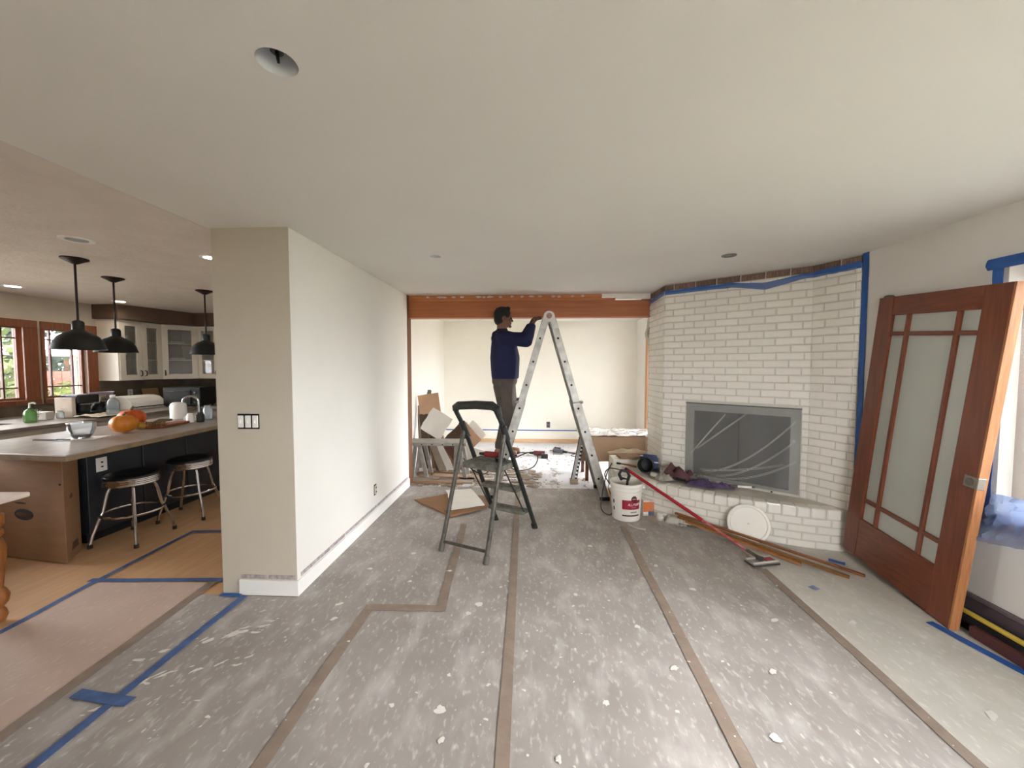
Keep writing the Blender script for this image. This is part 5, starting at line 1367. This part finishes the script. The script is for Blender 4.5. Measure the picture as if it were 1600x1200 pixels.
def pr(cx_, z__, w_, h_, m, face='f', name='print'):
    o_ = R @ Vector((cx_, -.0515, 0)) if face == 'f' else R @ Vector((.0665, cx_, 0))
    return G().obox((1.19+o_.x, 3.94+o_.y, .085+z__), ((w_,.002,h_) if face == 'f' else (.002,w_,h_)), R).done(name, m, t)
pr(-.005,.012,.115,.10, mat('carton_orange', C(206,112,52), .6)); pr(.02,-.055,.06,.045, mat('carton_blue', C(62,82,130), .6)); pr(.0,.03,.05,.05, mat('carton_orange2', C(220,160,80), .6), 's')
jar(1.275, 3.80, .036, .06, mat('plaster_white', C(206,200,190), .7), 'small white plastic tub on the floor beside the carton', name='tub', z=.004)
tag(G().prism([(1.29,3.70),(1.40,3.66),(1.43,3.74),(1.33,3.80)], .004, .07, lambda a, b_, d_: (a + (d_-.004)*.4, b_, d_)).done('sanding_block', mat('dusty_block', C(190,184,172), .8, bump=.3), bevel=.012), 'dusty white sanding block on the floor below the hearth', 'block')
t = thing('putty_knife', 'putty knife with a dark handle on the floor below the hearth', 'putty knife', (1.45,3.64,0))
G().bar((1.36,3.645,.014),(1.47,3.635,.014),.05,.002).done('blade', m_chrome, t); G().bar((1.47,3.635,.016),(1.57,3.60,.016),.022,.018).done('handle', m_black, t, bevel=.004)
tag(G().tube(spline([(1.24,4.0,.02),(1.27,3.94,.06),(1.29,3.90,.03)], 6), .03, 10).done('work_glove', mat('dark_glove', C(54,56,48), .8, var=.3), smooth=True), 'dark crumpled work glove behind the carton', 'glove')
# pole sander
t = thing('pole_sander', 'red pole sander leaning over the bucket with its flat head on the floor', 'pole sander', (1.77,2.97,0))
hd_ = Vector((1.775,2.975,.0)); pt = Vector((.985,3.86,.468))
base = hd_ + Vector((-.03,.035,.045)); dv = (pt - base)
G().cyl(base + dv*.36, pt, .0155, n=12).done('upper_pole', mat('red_pole', C(158,20,34), .4), t, smooth=True)
G().cyl(base + dv*.05, base + dv*.38, .011, n=12).done('lower_pole', mat('red_pole_lower', C(150,34,44), .4, col2=C(190,120,120), scale=30), t, smooth=True)
G().cyl(pt, pt + dv.normalized()*.05, .014, n=12).done('end_cap', mat('dark_red_cap', C(84,18,24), .5), t, smooth=True)
HRm = rotz(.22)
G().obox(hd_ + Vector((0,0,.014)), (.23,.10,.010), HRm).done('sanding_pad', mat('sand_paper', C(70,62,56), .9), t, bevel=.002)
hp2 = G().obox(hd_ + Vector((0,0,.024)), (.225,.092,.010), HRm).done('head_plate', m_alu, t, bevel=.003)
for s_ in (-1, 1):
    G().obox(hd_ + HRm @ Vector((0, s_*.036, .034)), (.215,.018,.010), HRm).done('clamp', mat('pale_clamp', C(206,200,192), .4, metal=.3), t, bevel=.003)
G().obox(hd_ + HRm @ Vector((.055,.0,.034)), (.07,.05,.008), HRm).done('sticker', mat('red_sticker', C(160,50,54), .5), t)
G().obox(hd_ + Vector((-.012,.014,.04)), (.03,.05,.03), rotz(.8)).done('swivel', m_aludk, t, bevel=.004); G().cyl(hd_ + Vector((-.018,.02,.045)), base + dv*.06, .012, n=10).done('socket', m_aludk, t, smooth=True)
# long trim boards
for i, (a, b_, w_, h_, lab_) in enumerate([((1.36,3.64,.135),(2.405,2.82,.012),.03,.016,'longest thin brown trim board, uppermost of the three on the floor'),
        ((1.37,3.60,.115),(2.28,2.80,.010),.035,.018,'brown trim board in the middle of the three on the floor'),
        ((1.42,3.545,.095),(2.06,2.965,.012),.03,.018,'shortest brown trim board, lowest of the three on the floor')]):
    tag(G().bar(a, b_, w_, h_).done('trim_board', mat('trim_wood_%d' % i, C(*[(128,74,36),(120,80,30),(150,100,56)][i]), .4, var=.2, stretch=(3,3,3)), bevel=.003), lab_, 'board', 'loose trim boards')
# bucket lid leaning on the hearth
LC = Vector((1.865,3.335,.168)); nv = Vector((-.50,-.80,.33)).normalized()
q = Vector((0,0,1)).rotation_difference(nv).to_matrix()
t = thing('bucket_lid', 'round white bucket lid leaning against the brick hearth', 'lid', (1.865,3.335,.0))
G().lathe([(.0005,-.004),(.135,-.004),(.139,.004),(.152,.006),(.160,.002),(.162,-.014),(.156,-.018),(.152,-.008),(.0005,-.010)], LC, 48, R=q).done('disc', mat('lid_white', C(232,228,218), .45, var=.03), t, smooth=True)
G().lathe([(.0005,.0),(.008,.0),(.006,-.003),(.0005,-.0035)], LC, 12, R=q).done('centre_mark', mat('lid_mark', C(206,202,192), .5), t)

# ------------------------------------------------------------------ things on the hearth
z = .364
t = thing('pot', 'black pot lying on its side on the left of the hearth', 'pot', (1.25,4.17,z))
nd = Vector((-.45,-.85,.15)).normalized(); qq = Vector((0,0,1)).rotation_difference(nd).to_matrix()
G().lathe([(.0005,-.10),(.06,-.10),(.072,-.08),(.080,.05),(.082,.055),(.077,.055),(.068,-.07),(.0005,-.08)], Vector((1.25,4.19,z+.085)), 28, R=qq).done('shell', m_black, t, smooth=True)
t = thing('paint_brush', 'brush with an orange-brown handle on the left end of the hearth', 'brush', (1.1,4.42,z))
G().tube([(1.05,4.50,z+.015),(1.12,4.44,z+.016),(1.19,4.37,z+.016)], [.007,.011,.012], 8).done('handle', mat('orange_brown_wood', C(140,88,58), .5), t, smooth=True); G().tube([(1.01,4.53,z+.014),(1.05,4.50,z+.015)], [.012,.01], 8).done('bristles', m_black, t, smooth=True)
def cloth(name, c, lx, ly, ht, m, label, a=0.0, seed=0.0, cat='rag', fall=None):
    R_ = rotz(a)
    def f(u, v):
        e = min(1, 4*u, 4*(1-u), 4*v, 4*(1-v))
        p_ = R_ @ Vector(((u-.5)*lx*(1+.25*nz(v*3,seed)), (v-.5)*ly*(1+.3*nz(u*3,seed+5)), 0))
        h_ = ht*e*(.35 + abs(nz(u*3.5+seed, v*3.5, seed))*1.6)
        return (c[0]+p_.x, c[1]+p_.y, c[2] + .004 + h_ + (fall(u, v) if fall else 0))
    return tag(G().grid(f, 18, 18, .004).done(name, m, smooth=True), label, cat)
cloth('rag', (1.52,4.02,z), .30, .22, .10, mat('maroon_cloth', C(92,58,60), .9, var=.25, bump=.3), 'crumpled maroon rag in front of the firebox', -.6, 1.3)
cloth('rag', (1.66,3.80,z), .26, .17, .035, mat('purple_cloth', C(74,58,92), .9, var=.12, bump=.2), 'flat purple rag hanging over the hearth rim', -.5, 4.1)
cloth('rag', (1.83,3.74,z), .20, .12, .03, mat('violet_cloth', C(84,66,104), .9, var=.12, bump=.2), 'small violet rag on the hearth nearest the marker', -.4, 7.2)
cloth('rag', (1.36,3.95,z), .17, .13, .05, mat('grey_cloth', C(150,146,136), .9, var=.2, bump=.3), 'small grey rag in front of the black pot', .4, 9.9)
cloth('work_bag', (1.68,3.98,z), .26, .16, .04, mat('grey_sack', C(106,104,98), .85, var=.2, bump=.3), 'dusty grey bag beside the maroon rag', -.5, 12.9, 'bag')
t = thing('tool_tray', 'open blue and grey tool tray on the back of the hearth', 'tray', (1.37,4.42,z))
for a, b_ in (((1.28,4.36),(1.48,4.50)),): 
    G().obox((1.36,4.40,z+.01),(.20,.14,.012), rotz(-.5)).done('base', mat('tray_grey', C(90,90,88), .5), t)
    for s_ in (-1, 1): G().obox(Vector((1.36,4.40,z+.07)) + rotz(-.5) @ Vector((0, s_*.07, 0)), (.20,.008,.13), rotz(-.5)).done('side', mat('tray_blue', C(62,78,118), .5), t)
    G().obox(Vector((1.36,4.40,z+.085)) + rotz(-.5) @ Vector((0,-.077,0)), (.20,.006,.012), rotz(-.5)).done('rim_stripe', m_white, t)
t = thing('hand_trowel', 'hand trowel with a steel blade on the hearth before the maroon rag', 'trowel', (1.42,3.95,z))
G().bar((1.36,4.05,z+.06),(1.47,3.92,z+.02),.04,.003).done('blade', m_chrome, t); G().tube([(1.47,3.92,z+.025),(1.53,3.85,z+.02)], .012, 8).done('handle', m_black, t, smooth=True)
tag(G().cyl((1.27,4.06,z+.022),(1.31,4.0,z+.022),.022,n=16).cyl((1.309,4.001,z+.022),(1.311,3.998,z+.022),.008,n=10).done('tape_roll', mat('masking_roll', C(206,200,186), .7), smooth=True), 'small white roll of tape before the black pot', 'tape roll')
t = thing('marker', 'white marker with a grey cap near the rim of the hearth', 'marker', (2.0,3.69,z))
G().cyl((1.96,3.705,z+.014),(2.08,3.685,z+.014),.010,n=12).done('barrel', m_white, t, smooth=True); G().cyl((1.89,3.715,z+.014),(1.96,3.705,z+.014),.0125,n=12).done('cap', mat('grey_cap', C(74,74,66), .6), t, smooth=True); G().cyl((2.08,3.685,z+.014),(2.11,3.68,z+.014),.0105,.006,12).done('tip', mat('grey_cap', C(74,74,66), .6), t, smooth=True)
tag(G().ball((2.20,3.58,z+.006),(.012,.009,.006),8).done('pebble', m_dark, smooth=True), 'tiny dark pebble on the hearth right of the marker', 'pebble')
tag(G().obox((1.17,4.62,.44),(.26,.16,.028), rotz(.1)).done('wood_offcut', mat('offcut', C(150,120,92), .7), bevel=.002), 'wood offcut lying on the ledge beside the chimney', 'offcut')
# ------------------------------------------------------------------ room behind the beam
# low work table under brown paper
t = thing('work_table', 'low table wrapped in hanging brown paper beside the chimney', 'table', (1.2,5.25,0))
G().box(.68, 5.02, .575, 1.98, 5.55, .60).done('table_top', m_drycore, t)
for x, y in ((.74,5.08),(.74,5.5),(1.9,5.08),(1.9,5.5)): G().box(x-.02,y-.02,.004,x+.02,y+.02,.575).done('leg', m_oldwood, t)
def fk(u, v):
    x = .64 + 1.36*u; low = .28 if u < .27 else .19
    return (x, 5.0 - .03*abs(nz(u*4, v*2, 3)) - .015*sin(v*3), low + (.605-low)*v + .006*nz(u*9,v*3))
tag(G().grid(fk, 56, 16, .003).done('kraft_paper', m_kraft, smooth=True), 'brown paper sheet hanging down the front of the low table', 'paper sheet')
def ft(u, v): return (.64 + 1.36*u, 4.99 + .58*v, .612 + .035*abs(nz(u*11, v*6, 2)) + .015*abs(nz(u*25, v*14, 5)))
tag(G().grid(ft, 60, 26, .0015).done('plastic_sheet', sheer('crumpled_white_plastic', C(232,228,222), .08, rough=.15, gloss=2.0, bscale=18, bump=.5, transl=.3), smooth=True), 'crumpled white plastic lying on top of the low table', 'plastic sheet')
cloth('canvas_sheet', (1.22,4.86,.43), .50, .12, .05, mat('tan_canvas', C(176,158,132), .9, var=.1), 'folded tan canvas between the hearth and the low table', .05, 3.3, 'canvas')
# black and silver rail leaning on the table
t = thing('metal_rail', 'short black and silver rail with white lettering leaning on the low table', 'rail', (.58,5.0,0))
a, b_ = Vector((.545,4.93,.02)), Vector((.655,4.955,.60))
G().bar(a, b_, .035, .075, up=(1,0,-.2)).done('rail', m_black, t, bevel=.003)
G().bar(a + Vector((-.012,-.024,0)), b_ + Vector((-.012,-.024,0)), .012, .035, up=(1,0,-.2)).done('face_strip', mat('silver_strip', C(170,168,164), .4, metal=.4), t)
for k in range(9):
    c = a.lerp(b_, .14 + k*.085) + Vector((.018,-.0235,0)); G().obox(c, (.02,.008,.022), rot('Y', .18)).done('letter', m_white, t)
G().obox((.555,4.93,.035),(.10,.07,.07)).done('foot', mat('pale_wood_block', C(150,132,112), .8), t, bevel=.006)
# work platform bench
t = thing('work_platform', 'folding aluminium work platform standing before the drywall scraps', 'bench', (-1.28,5.15,0))
G().box(-1.73,5.02,.455,-.86,5.32,.50).done('deck', m_alu, t, bevel=.006)
for k in range(6): G().cyl((-1.6+k*.14,5.018,.475),(-1.6+k*.14,5.022,.475),.008,n=10).done('rivet', m_dark, t)
for x, dx in ((-1.55,-.06),(-1.50,.10),(-1.0,-.02),(-.96,.08)):
    for y in (5.05,5.29): G().bar((x,y,.455),(x+dx,y,.01),.03,.05,up=(1,0,0)).done('leg', m_alu, t, bevel=.003)
# drywall scraps leaning on the left wall
def lean(name, x0, x1, y, z0, z1, th, m, label, cat='drywall', roll=0.0, leanx=.0, back=.25, jag=.009, group='broken drywall boards leaning on the left wall'):
    """torn board standing on z0 and leaning away from the viewer"""
    pts = [(x0,z0),(x1,z0),(x1,z1),(x0,z1)]; cx = (x0+x1)/2; cz = (z0+z1)/2
    q_ = []
    for i in range(4):
        a_ = Vector(pts[i]); b__ = Vector(pts[(i+1)%4])
        for k_ in range(4): q_.append(a_.lerp(b__, k_/4) + Vector((random.uniform(-jag,jag), random.uniform(0,jag) if i == 0 else random.uniform(-jag,jag))))
    cr, sr = cos(roll), sin(roll)
    def f(a_, b__, d_):
        u_, v_ = a_-cx, b__-cz; X_, Z_ = cx + u_*cr - v_*sr, cz + u_*sr + v_*cr
        return (X_, y + d_ + (Z_-z0)*back, Z_)
    return tag(G().prism(q_, 0, th, f).done(name, m, fix=True), label, cat, group)
m_edge = mat('dusty_plaster_board', C(150,134,118), .9, var=.15)
m_dkboard = mat('dark_board', C(84,66,52), .85, var=.2); m_tanb = mat('tan_board_face', C(186,150,120), .8, var=.08)
lean('drywall_scrap', -1.66,-1.34, 5.62, .30,1.10, .014, m_tanb, 'tan torn board highest in the scrap pile', roll=.16, back=.12)
lean('drywall_scrap', -1.55,-1.21, 5.46, .50,.86, .014, m_drywall, 'bright white square board on top of the scrap pile', roll=-.52, back=.2)
lean('drywall_scrap', -1.69,-1.55, 5.52, .02,.92, .016, m_edge, 'dusty narrow board at the left of the scrap pile', roll=.06)
lean('drywall_scrap', -1.62,-1.50, 5.47, .02,.80, .016, m_dkboard, 'dark narrow board beside the dusty one', roll=.14)
lean('drywall_scrap', -1.52,-1.36, 5.50, .02,.74, .016, m_card, 'brown narrow board behind the white square', roll=.2)
lean('drywall_scrap', -1.44,-1.30, 5.42, .02,.58, .016, m_dkboard, 'dark board behind the platform legs', roll=.24)
lean('drywall_scrap', -1.22,-.86, 5.60, .14,.62, .014, m_tanb, 'tan board sloping down to the right behind the platform', roll=-.80)
lean('drywall_scrap', -1.10,-.80, 5.68, .20,.66, .014, m_drywall, 'white board sloping behind the tan one', roll=-.82)
lean('drywall_scrap', -1.28,-1.02, 5.56, .16,.64, .014, m_dkboard, 'dark board sloping under the tan one', roll=-.74)
lean('drywall_scrap', -1.06,-.60, 5.40, .06,.34, .014, m_drywall, 'white board seen below the platform', roll=-.30)
lean('drywall_scrap', -1.30,-1.20, 5.36, .02,.44, .014, m_drywall, 'thin white strip leaning under the platform', roll=.52)
lean('drywall_scrap', -1.22,-1.10, 5.38, .02,.46, .014, m_card, 'thin brown strip leaning under the platform', roll=.58)
lean('drywall_scrap', -1.38,-1.29, 5.34, .02,.40, .014, m_edge, 'thin grey strip leaning under the platform', roll=.44)
lean('drywall_scrap', -1.14,-1.05, 5.35, .02,.42, .014, mat('reddish_strip', C(104,66,56), .8), 'thin reddish strip leaning under the platform', roll=.62)
lean('drywall_scrap', -1.60,-1.54, 5.70, .6,1.16, .02, mat('grey_stick', C(120,110,100), .8), 'narrow pointed stick rising above the scrap pile', roll=-.1, back=.06)
for i, (x, y, w_, l_, a_, zz) in enumerate([(-1.2,4.95,.9,.22,.05,.008),(-1.0,5.15,.7,.12,-.1,.012),(-1.30,5.3,.6,.16,.2,.010),(-.7,5.05,.55,.10,.15,.008),(-1.25,4.80,.75,.07,.0,.022),(-.55,5.35,.4,.15,.5,.008)]):
    R_ = rotz(a_); pts = [(x + (R_ @ Vector((sx*w_/2, sy*l_/2, 0))).x, y + (R_ @ Vector((sx*w_/2, sy*l_/2, 0))).y) for sx, sy in ((-1,-1),(1,-1),(1,1),(-1,1))]
    slab('floor_scrap', pts, zz, .014, [m_edge, m_drycore, m_card, m_gyp, m_card, m_gyp][i], ['wide grey board scrap lying before the platform','tan board scrap lying under the platform','brown board scrap farthest under the platform','pale plaster scrap right of the platform','long thin brown strip nearest the opening','pale plaster scrap behind the step stool'][i], 'scrap', group='board scraps on the far room floor')
# crumbs of plaster
g = G()
for i in range(420):
    if i < 260: x = random.uniform(-1.6, .4); y = random.uniform(4.7, 5.6)
    else: x = random.uniform(-.6, 1.0); y = random.uniform(4.8, 7.2)
    r = random.uniform(.006, .03); n_ = random.choice((3,4,5)); a_ = random.random()*6
    pts = [(x + r*cos(a_ + 2*pi*k/n_)*random.uniform(.6,1.3), y + r*sin(a_ + 2*pi*k/n_)*random.uniform(.6,1.3)) for k in range(n_)]
    g.prism(pts, .004, .008 + random.uniform(.002,.012), lambda a, b_, d_: (a, b_, d_))
tag(g.done('plaster_crumbs', m_gyp), 'scattered plaster crumbs on the floor under the beam', 'debris', kind='stuff')
g = G()
for i in range(34):
    x = random.uniform(-1.4, .9); y = random.uniform(4.7, 6.8); r = random.uniform(.006,.026); a_ = random.random()*6
    g.bar((x,y,.008),(x+r*2*cos(a_),y+r*2*sin(a_),.012),.007,.005)
tag(g.done('wood_splinters', m_card), 'brown wood splinters scattered on the far room floor', 'debris', kind='stuff')
g = G()
for i in range(150):
    x = random.uniform(-1.5, .1); y = random.uniform(4.72, 5.5); r = random.uniform(.02, .07); n_ = random.choice((4,5,6)); a_ = random.random()*6
    pts = [(x + r*1.6*cos(a_ + 2*pi*k/n_)*random.uniform(.5,1.2), y + r*.7*sin(a_ + 2*pi*k/n_)*random.uniform(.6,1.3)) for k in range(n_)]
    g.prism(pts, .004, .009 + random.uniform(.002,.022), lambda a, b_, d_: (a, b_, d_))
tag(g.done('board_fragments', m_edge), 'heap of dusty board fragments on the floor below the scrap pile', 'debris', kind='stuff')
# power tools
def ptool(x, y, a, label, m_body, name='power_drill'):
    t = thing(name, label, 'power tool', (x,y,0), a, 'power tools on the far room floor')
    G().cyl((-.08,0,.05),(.10,0,.05),.04,n=14).done('motor', m_body, t, smooth=True, local=True)
    G().cyl((-.08,0,.05),(-.16,0,.05),.026,.018,12).done('chuck', m_black, t, smooth=True, local=True); G().cyl((-.16,0,.05),(-.34,0,.045),.008,n=8).done('bit', m_aludk, t, smooth=True, local=True)
    G().bar((.06,0,.045),(.10,-.13,.04),.045,.05).done('grip', m_black, t, bevel=.008, local=True); G().obox((.11,-.16,.037),(.11,.06,.07)).done('battery', m_black, t, bevel=.006, local=True)
    return t
ptool(.13, 6.45, -.1, 'dark red power saw lying on the white floor behind the ladder', mat('tool_maroon', C(96,36,44), .5))
ptool(.48, 6.62, 2.6, 'black and grey drill beside the dark red saw', mat('tool_grey', C(90,90,104), .5))
cable('tool_cable', [(.62,6.75,.012),(.75,6.6,.012),(.68,6.45,.012),(.82,6.3,.012)], .006, m_black, 'short black cable on the far room floor')
tag(G().obox((.75,6.62,.02),(.22,.03,.025), rotz(-.35)).done('wood_batten', mat('dusty_batten', C(150,120,110), .8)), 'short wooden batten lying on the white floor near the far door', 'batten')
# small spotlights on the far ceiling
def spot(x, y, label):
    t = thing('ceiling_spot', label, 'spotlight', (x, y, 2.40), 0, 'white ceiling spotlights in the far room')
    G().cyl((0,0,0),(0,0,-.015),.05,n=20).done('plate', mat('spot_grey', C(150,144,138), .5), t, smooth=True, local=True)
    G().cyl((0,0,-.015),(0,0,-.06),.008,n=8).done('stem', m_white, t, local=True)
    G().lathe([(.0005,0),(.03,-.005),(.042,-.05),(.05,-.085),(.046,-.085),(.0005,-.02)], (0,0,-.055), 20, R=rot('Y', -.25)).done('head', m_white, t, smooth=True, local=True)
spot(-.83, 6.05, 'white ceiling spotlight left of the person, behind the beam')
spot(1.05, 6.10, 'white ceiling spotlight right of the ladder, behind the beam')

# ------------------------------------------------------------------ outside
struct(G().box(-40, -30, -.3, 40, 40, -.15).done('ground', mat('garden_ground', C(110,108,92), .9, var=.25, scale=.8, col2=C(136,128,114))), 'garden ground around the house')
def shrub(name, c, rx, ry, rz, n, m, label, leaf=.16):
    t = thing(name, label, 'shrub', (c[0], c[1], -.15), group='shrubs outside the windows')
    G().tube([(c[0],c[1],-.15),(c[0]+.1,c[1],c[2]*.6),(c[0],c[1]+.1,c[2])], [.10,.07,.04], 8).done('trunk', m_oldwood, t, smooth=True)
    g = G()
    for i in range(n):
        a = random.uniform(0,2*pi); b_ = math.asin(random.uniform(-1,1)); k = random.uniform(.6,1.05) + .15*nz(cos(a)*2, sin(a)*2, b_*2)
        p = Vector((c[0] + rx*cos(b_)*cos(a)*k, c[1] + ry*cos(b_)*sin(a)*k, max(-.1, c[2] + rz*sin(b_)*k)))
        d = Vector((random.uniform(-1,1), random.uniform(-1,1), random.uniform(-1,.4))).normalized()*leaf*random.uniform(.6,1.3); s_ = d.orthogonal().normalized()*leaf*.3
        g.add([p, p + d*.5 + s_, p + d, p + d*.5 - s_], [(0,1,2,3)])
    o = g.done('foliage', m, t, fix=False); o['kind'] = 'stuff'
    return t
m_l1 = mat('sunlit_leaves', C(86,98,48), .6, col2=C(58,72,34), scale=2); m_l2 = mat('dark_leaves', C(38,58,38), .6, col2=C(24,42,32), scale=2); m_l3 = mat('pale_leaves', C(96,112,52), .6, col2=C(120,128,70), scale=2)
shrub('garden_shrub', (-9.6,5.6,1.2), 1.0, .9, 1.5, 2600, m_l1, 'sunlit yellow-green shrub outside the left kitchen window')
shrub('garden_shrub', (-13.5,8.0,2.6), 1.6, 1.5, 2.4, 2600, m_l2, 'dark tree outside between the kitchen windows', .26)
shrub('garden_shrub', (-16.5,12.8,3.2), 2.2, 2.2, 2.4, 3000, m_l2, 'dark tree far beyond the pink fence', .3)
shrub('garden_shrub', (-11.4,9.7,.7), 1.3, .8, .55, 1500, m_l3, 'low pale shrub along the pink fence')
shrub('garden_shrub', (4.7,4.1,1.3), .9, 1.3, 1.5, 2600, m_l2, 'green shrub close outside the plastic-covered window')
shrub('garden_shrub', (5.7,1.6,1.1), .9, 1.2, 1.3, 2200, m_l1, 'yellow-green shrub outside the plastic-covered window, nearer the viewer')
shrub('garden_shrub', (6.0,-.6,1.0), .9, 1.2, 1.2, 2200, m_l2, 'dark shrub beside the yellow-green one outside the right window')
shrub('garden_shrub', (8.5,8.5,1.2), 1.2, 1.8, 1.3, 1600, m_l2, 'green shrub outside the far glass door', .24)
t = thing('garden_fence', 'pinkish board fence outside the kitchen window', 'fence', (-12.8,10.8,-.15))
m_fen = mat('pink_fence_board', C(128,84,72), .8, var=.1, stretch=(8,8,1), rnd=.08)
fa, fbp = Vector((-15.5,7.6)), Vector((-10.6,13.2)); fd = (fbp-fa); fl_ = fd.length; fd.normalize()
for k in range(int(fl_/.15)):
    p0 = fa + fd*(k*.15); p1 = fa + fd*(k*.15+.14); nn = Vector((fd.y,-fd.x))*.01
    G().prism([(v.x,v.y) for v in (p0+nn,p1+nn,p1-nn,p0-nn)], -.15, 1.38, lambda a, b_, d_: (a, b_, d_)).done('board', m_fen, t)
for zz in (.2,1.1):
    p0 = fa - Vector((fd.y,-fd.x))*.04; p1 = fbp - Vector((fd.y,-fd.x))*.04
    G().bar((p0.x,p0.y,zz),(p1.x,p1.y,zz),.05,.09).done('rail', m_fen, t)
t = thing('garden_parasol', 'white garden parasol outside the second kitchen window', 'parasol', (-11.2,8.9,-.15))
G().lathe([(.02,.55),(.5,.33),(1.25,.04),(1.28,-.08),(1.25,-.08),(.5,.26),(.02,.5)], (-11.2,8.9,1.85), 8).done('canopy', mat('white_canvas', C(240,240,236), .8), t)
G().cyl((-11.2,8.9,-.15),(-11.2,8.9,2.42),.03,n=10).done('pole', m_alu, t, smooth=True)
G().cyl((-11.2,8.9,-.15),(-11.2,8.9,-.07),.28,n=20).done('base', m_gyp, t, smooth=True)
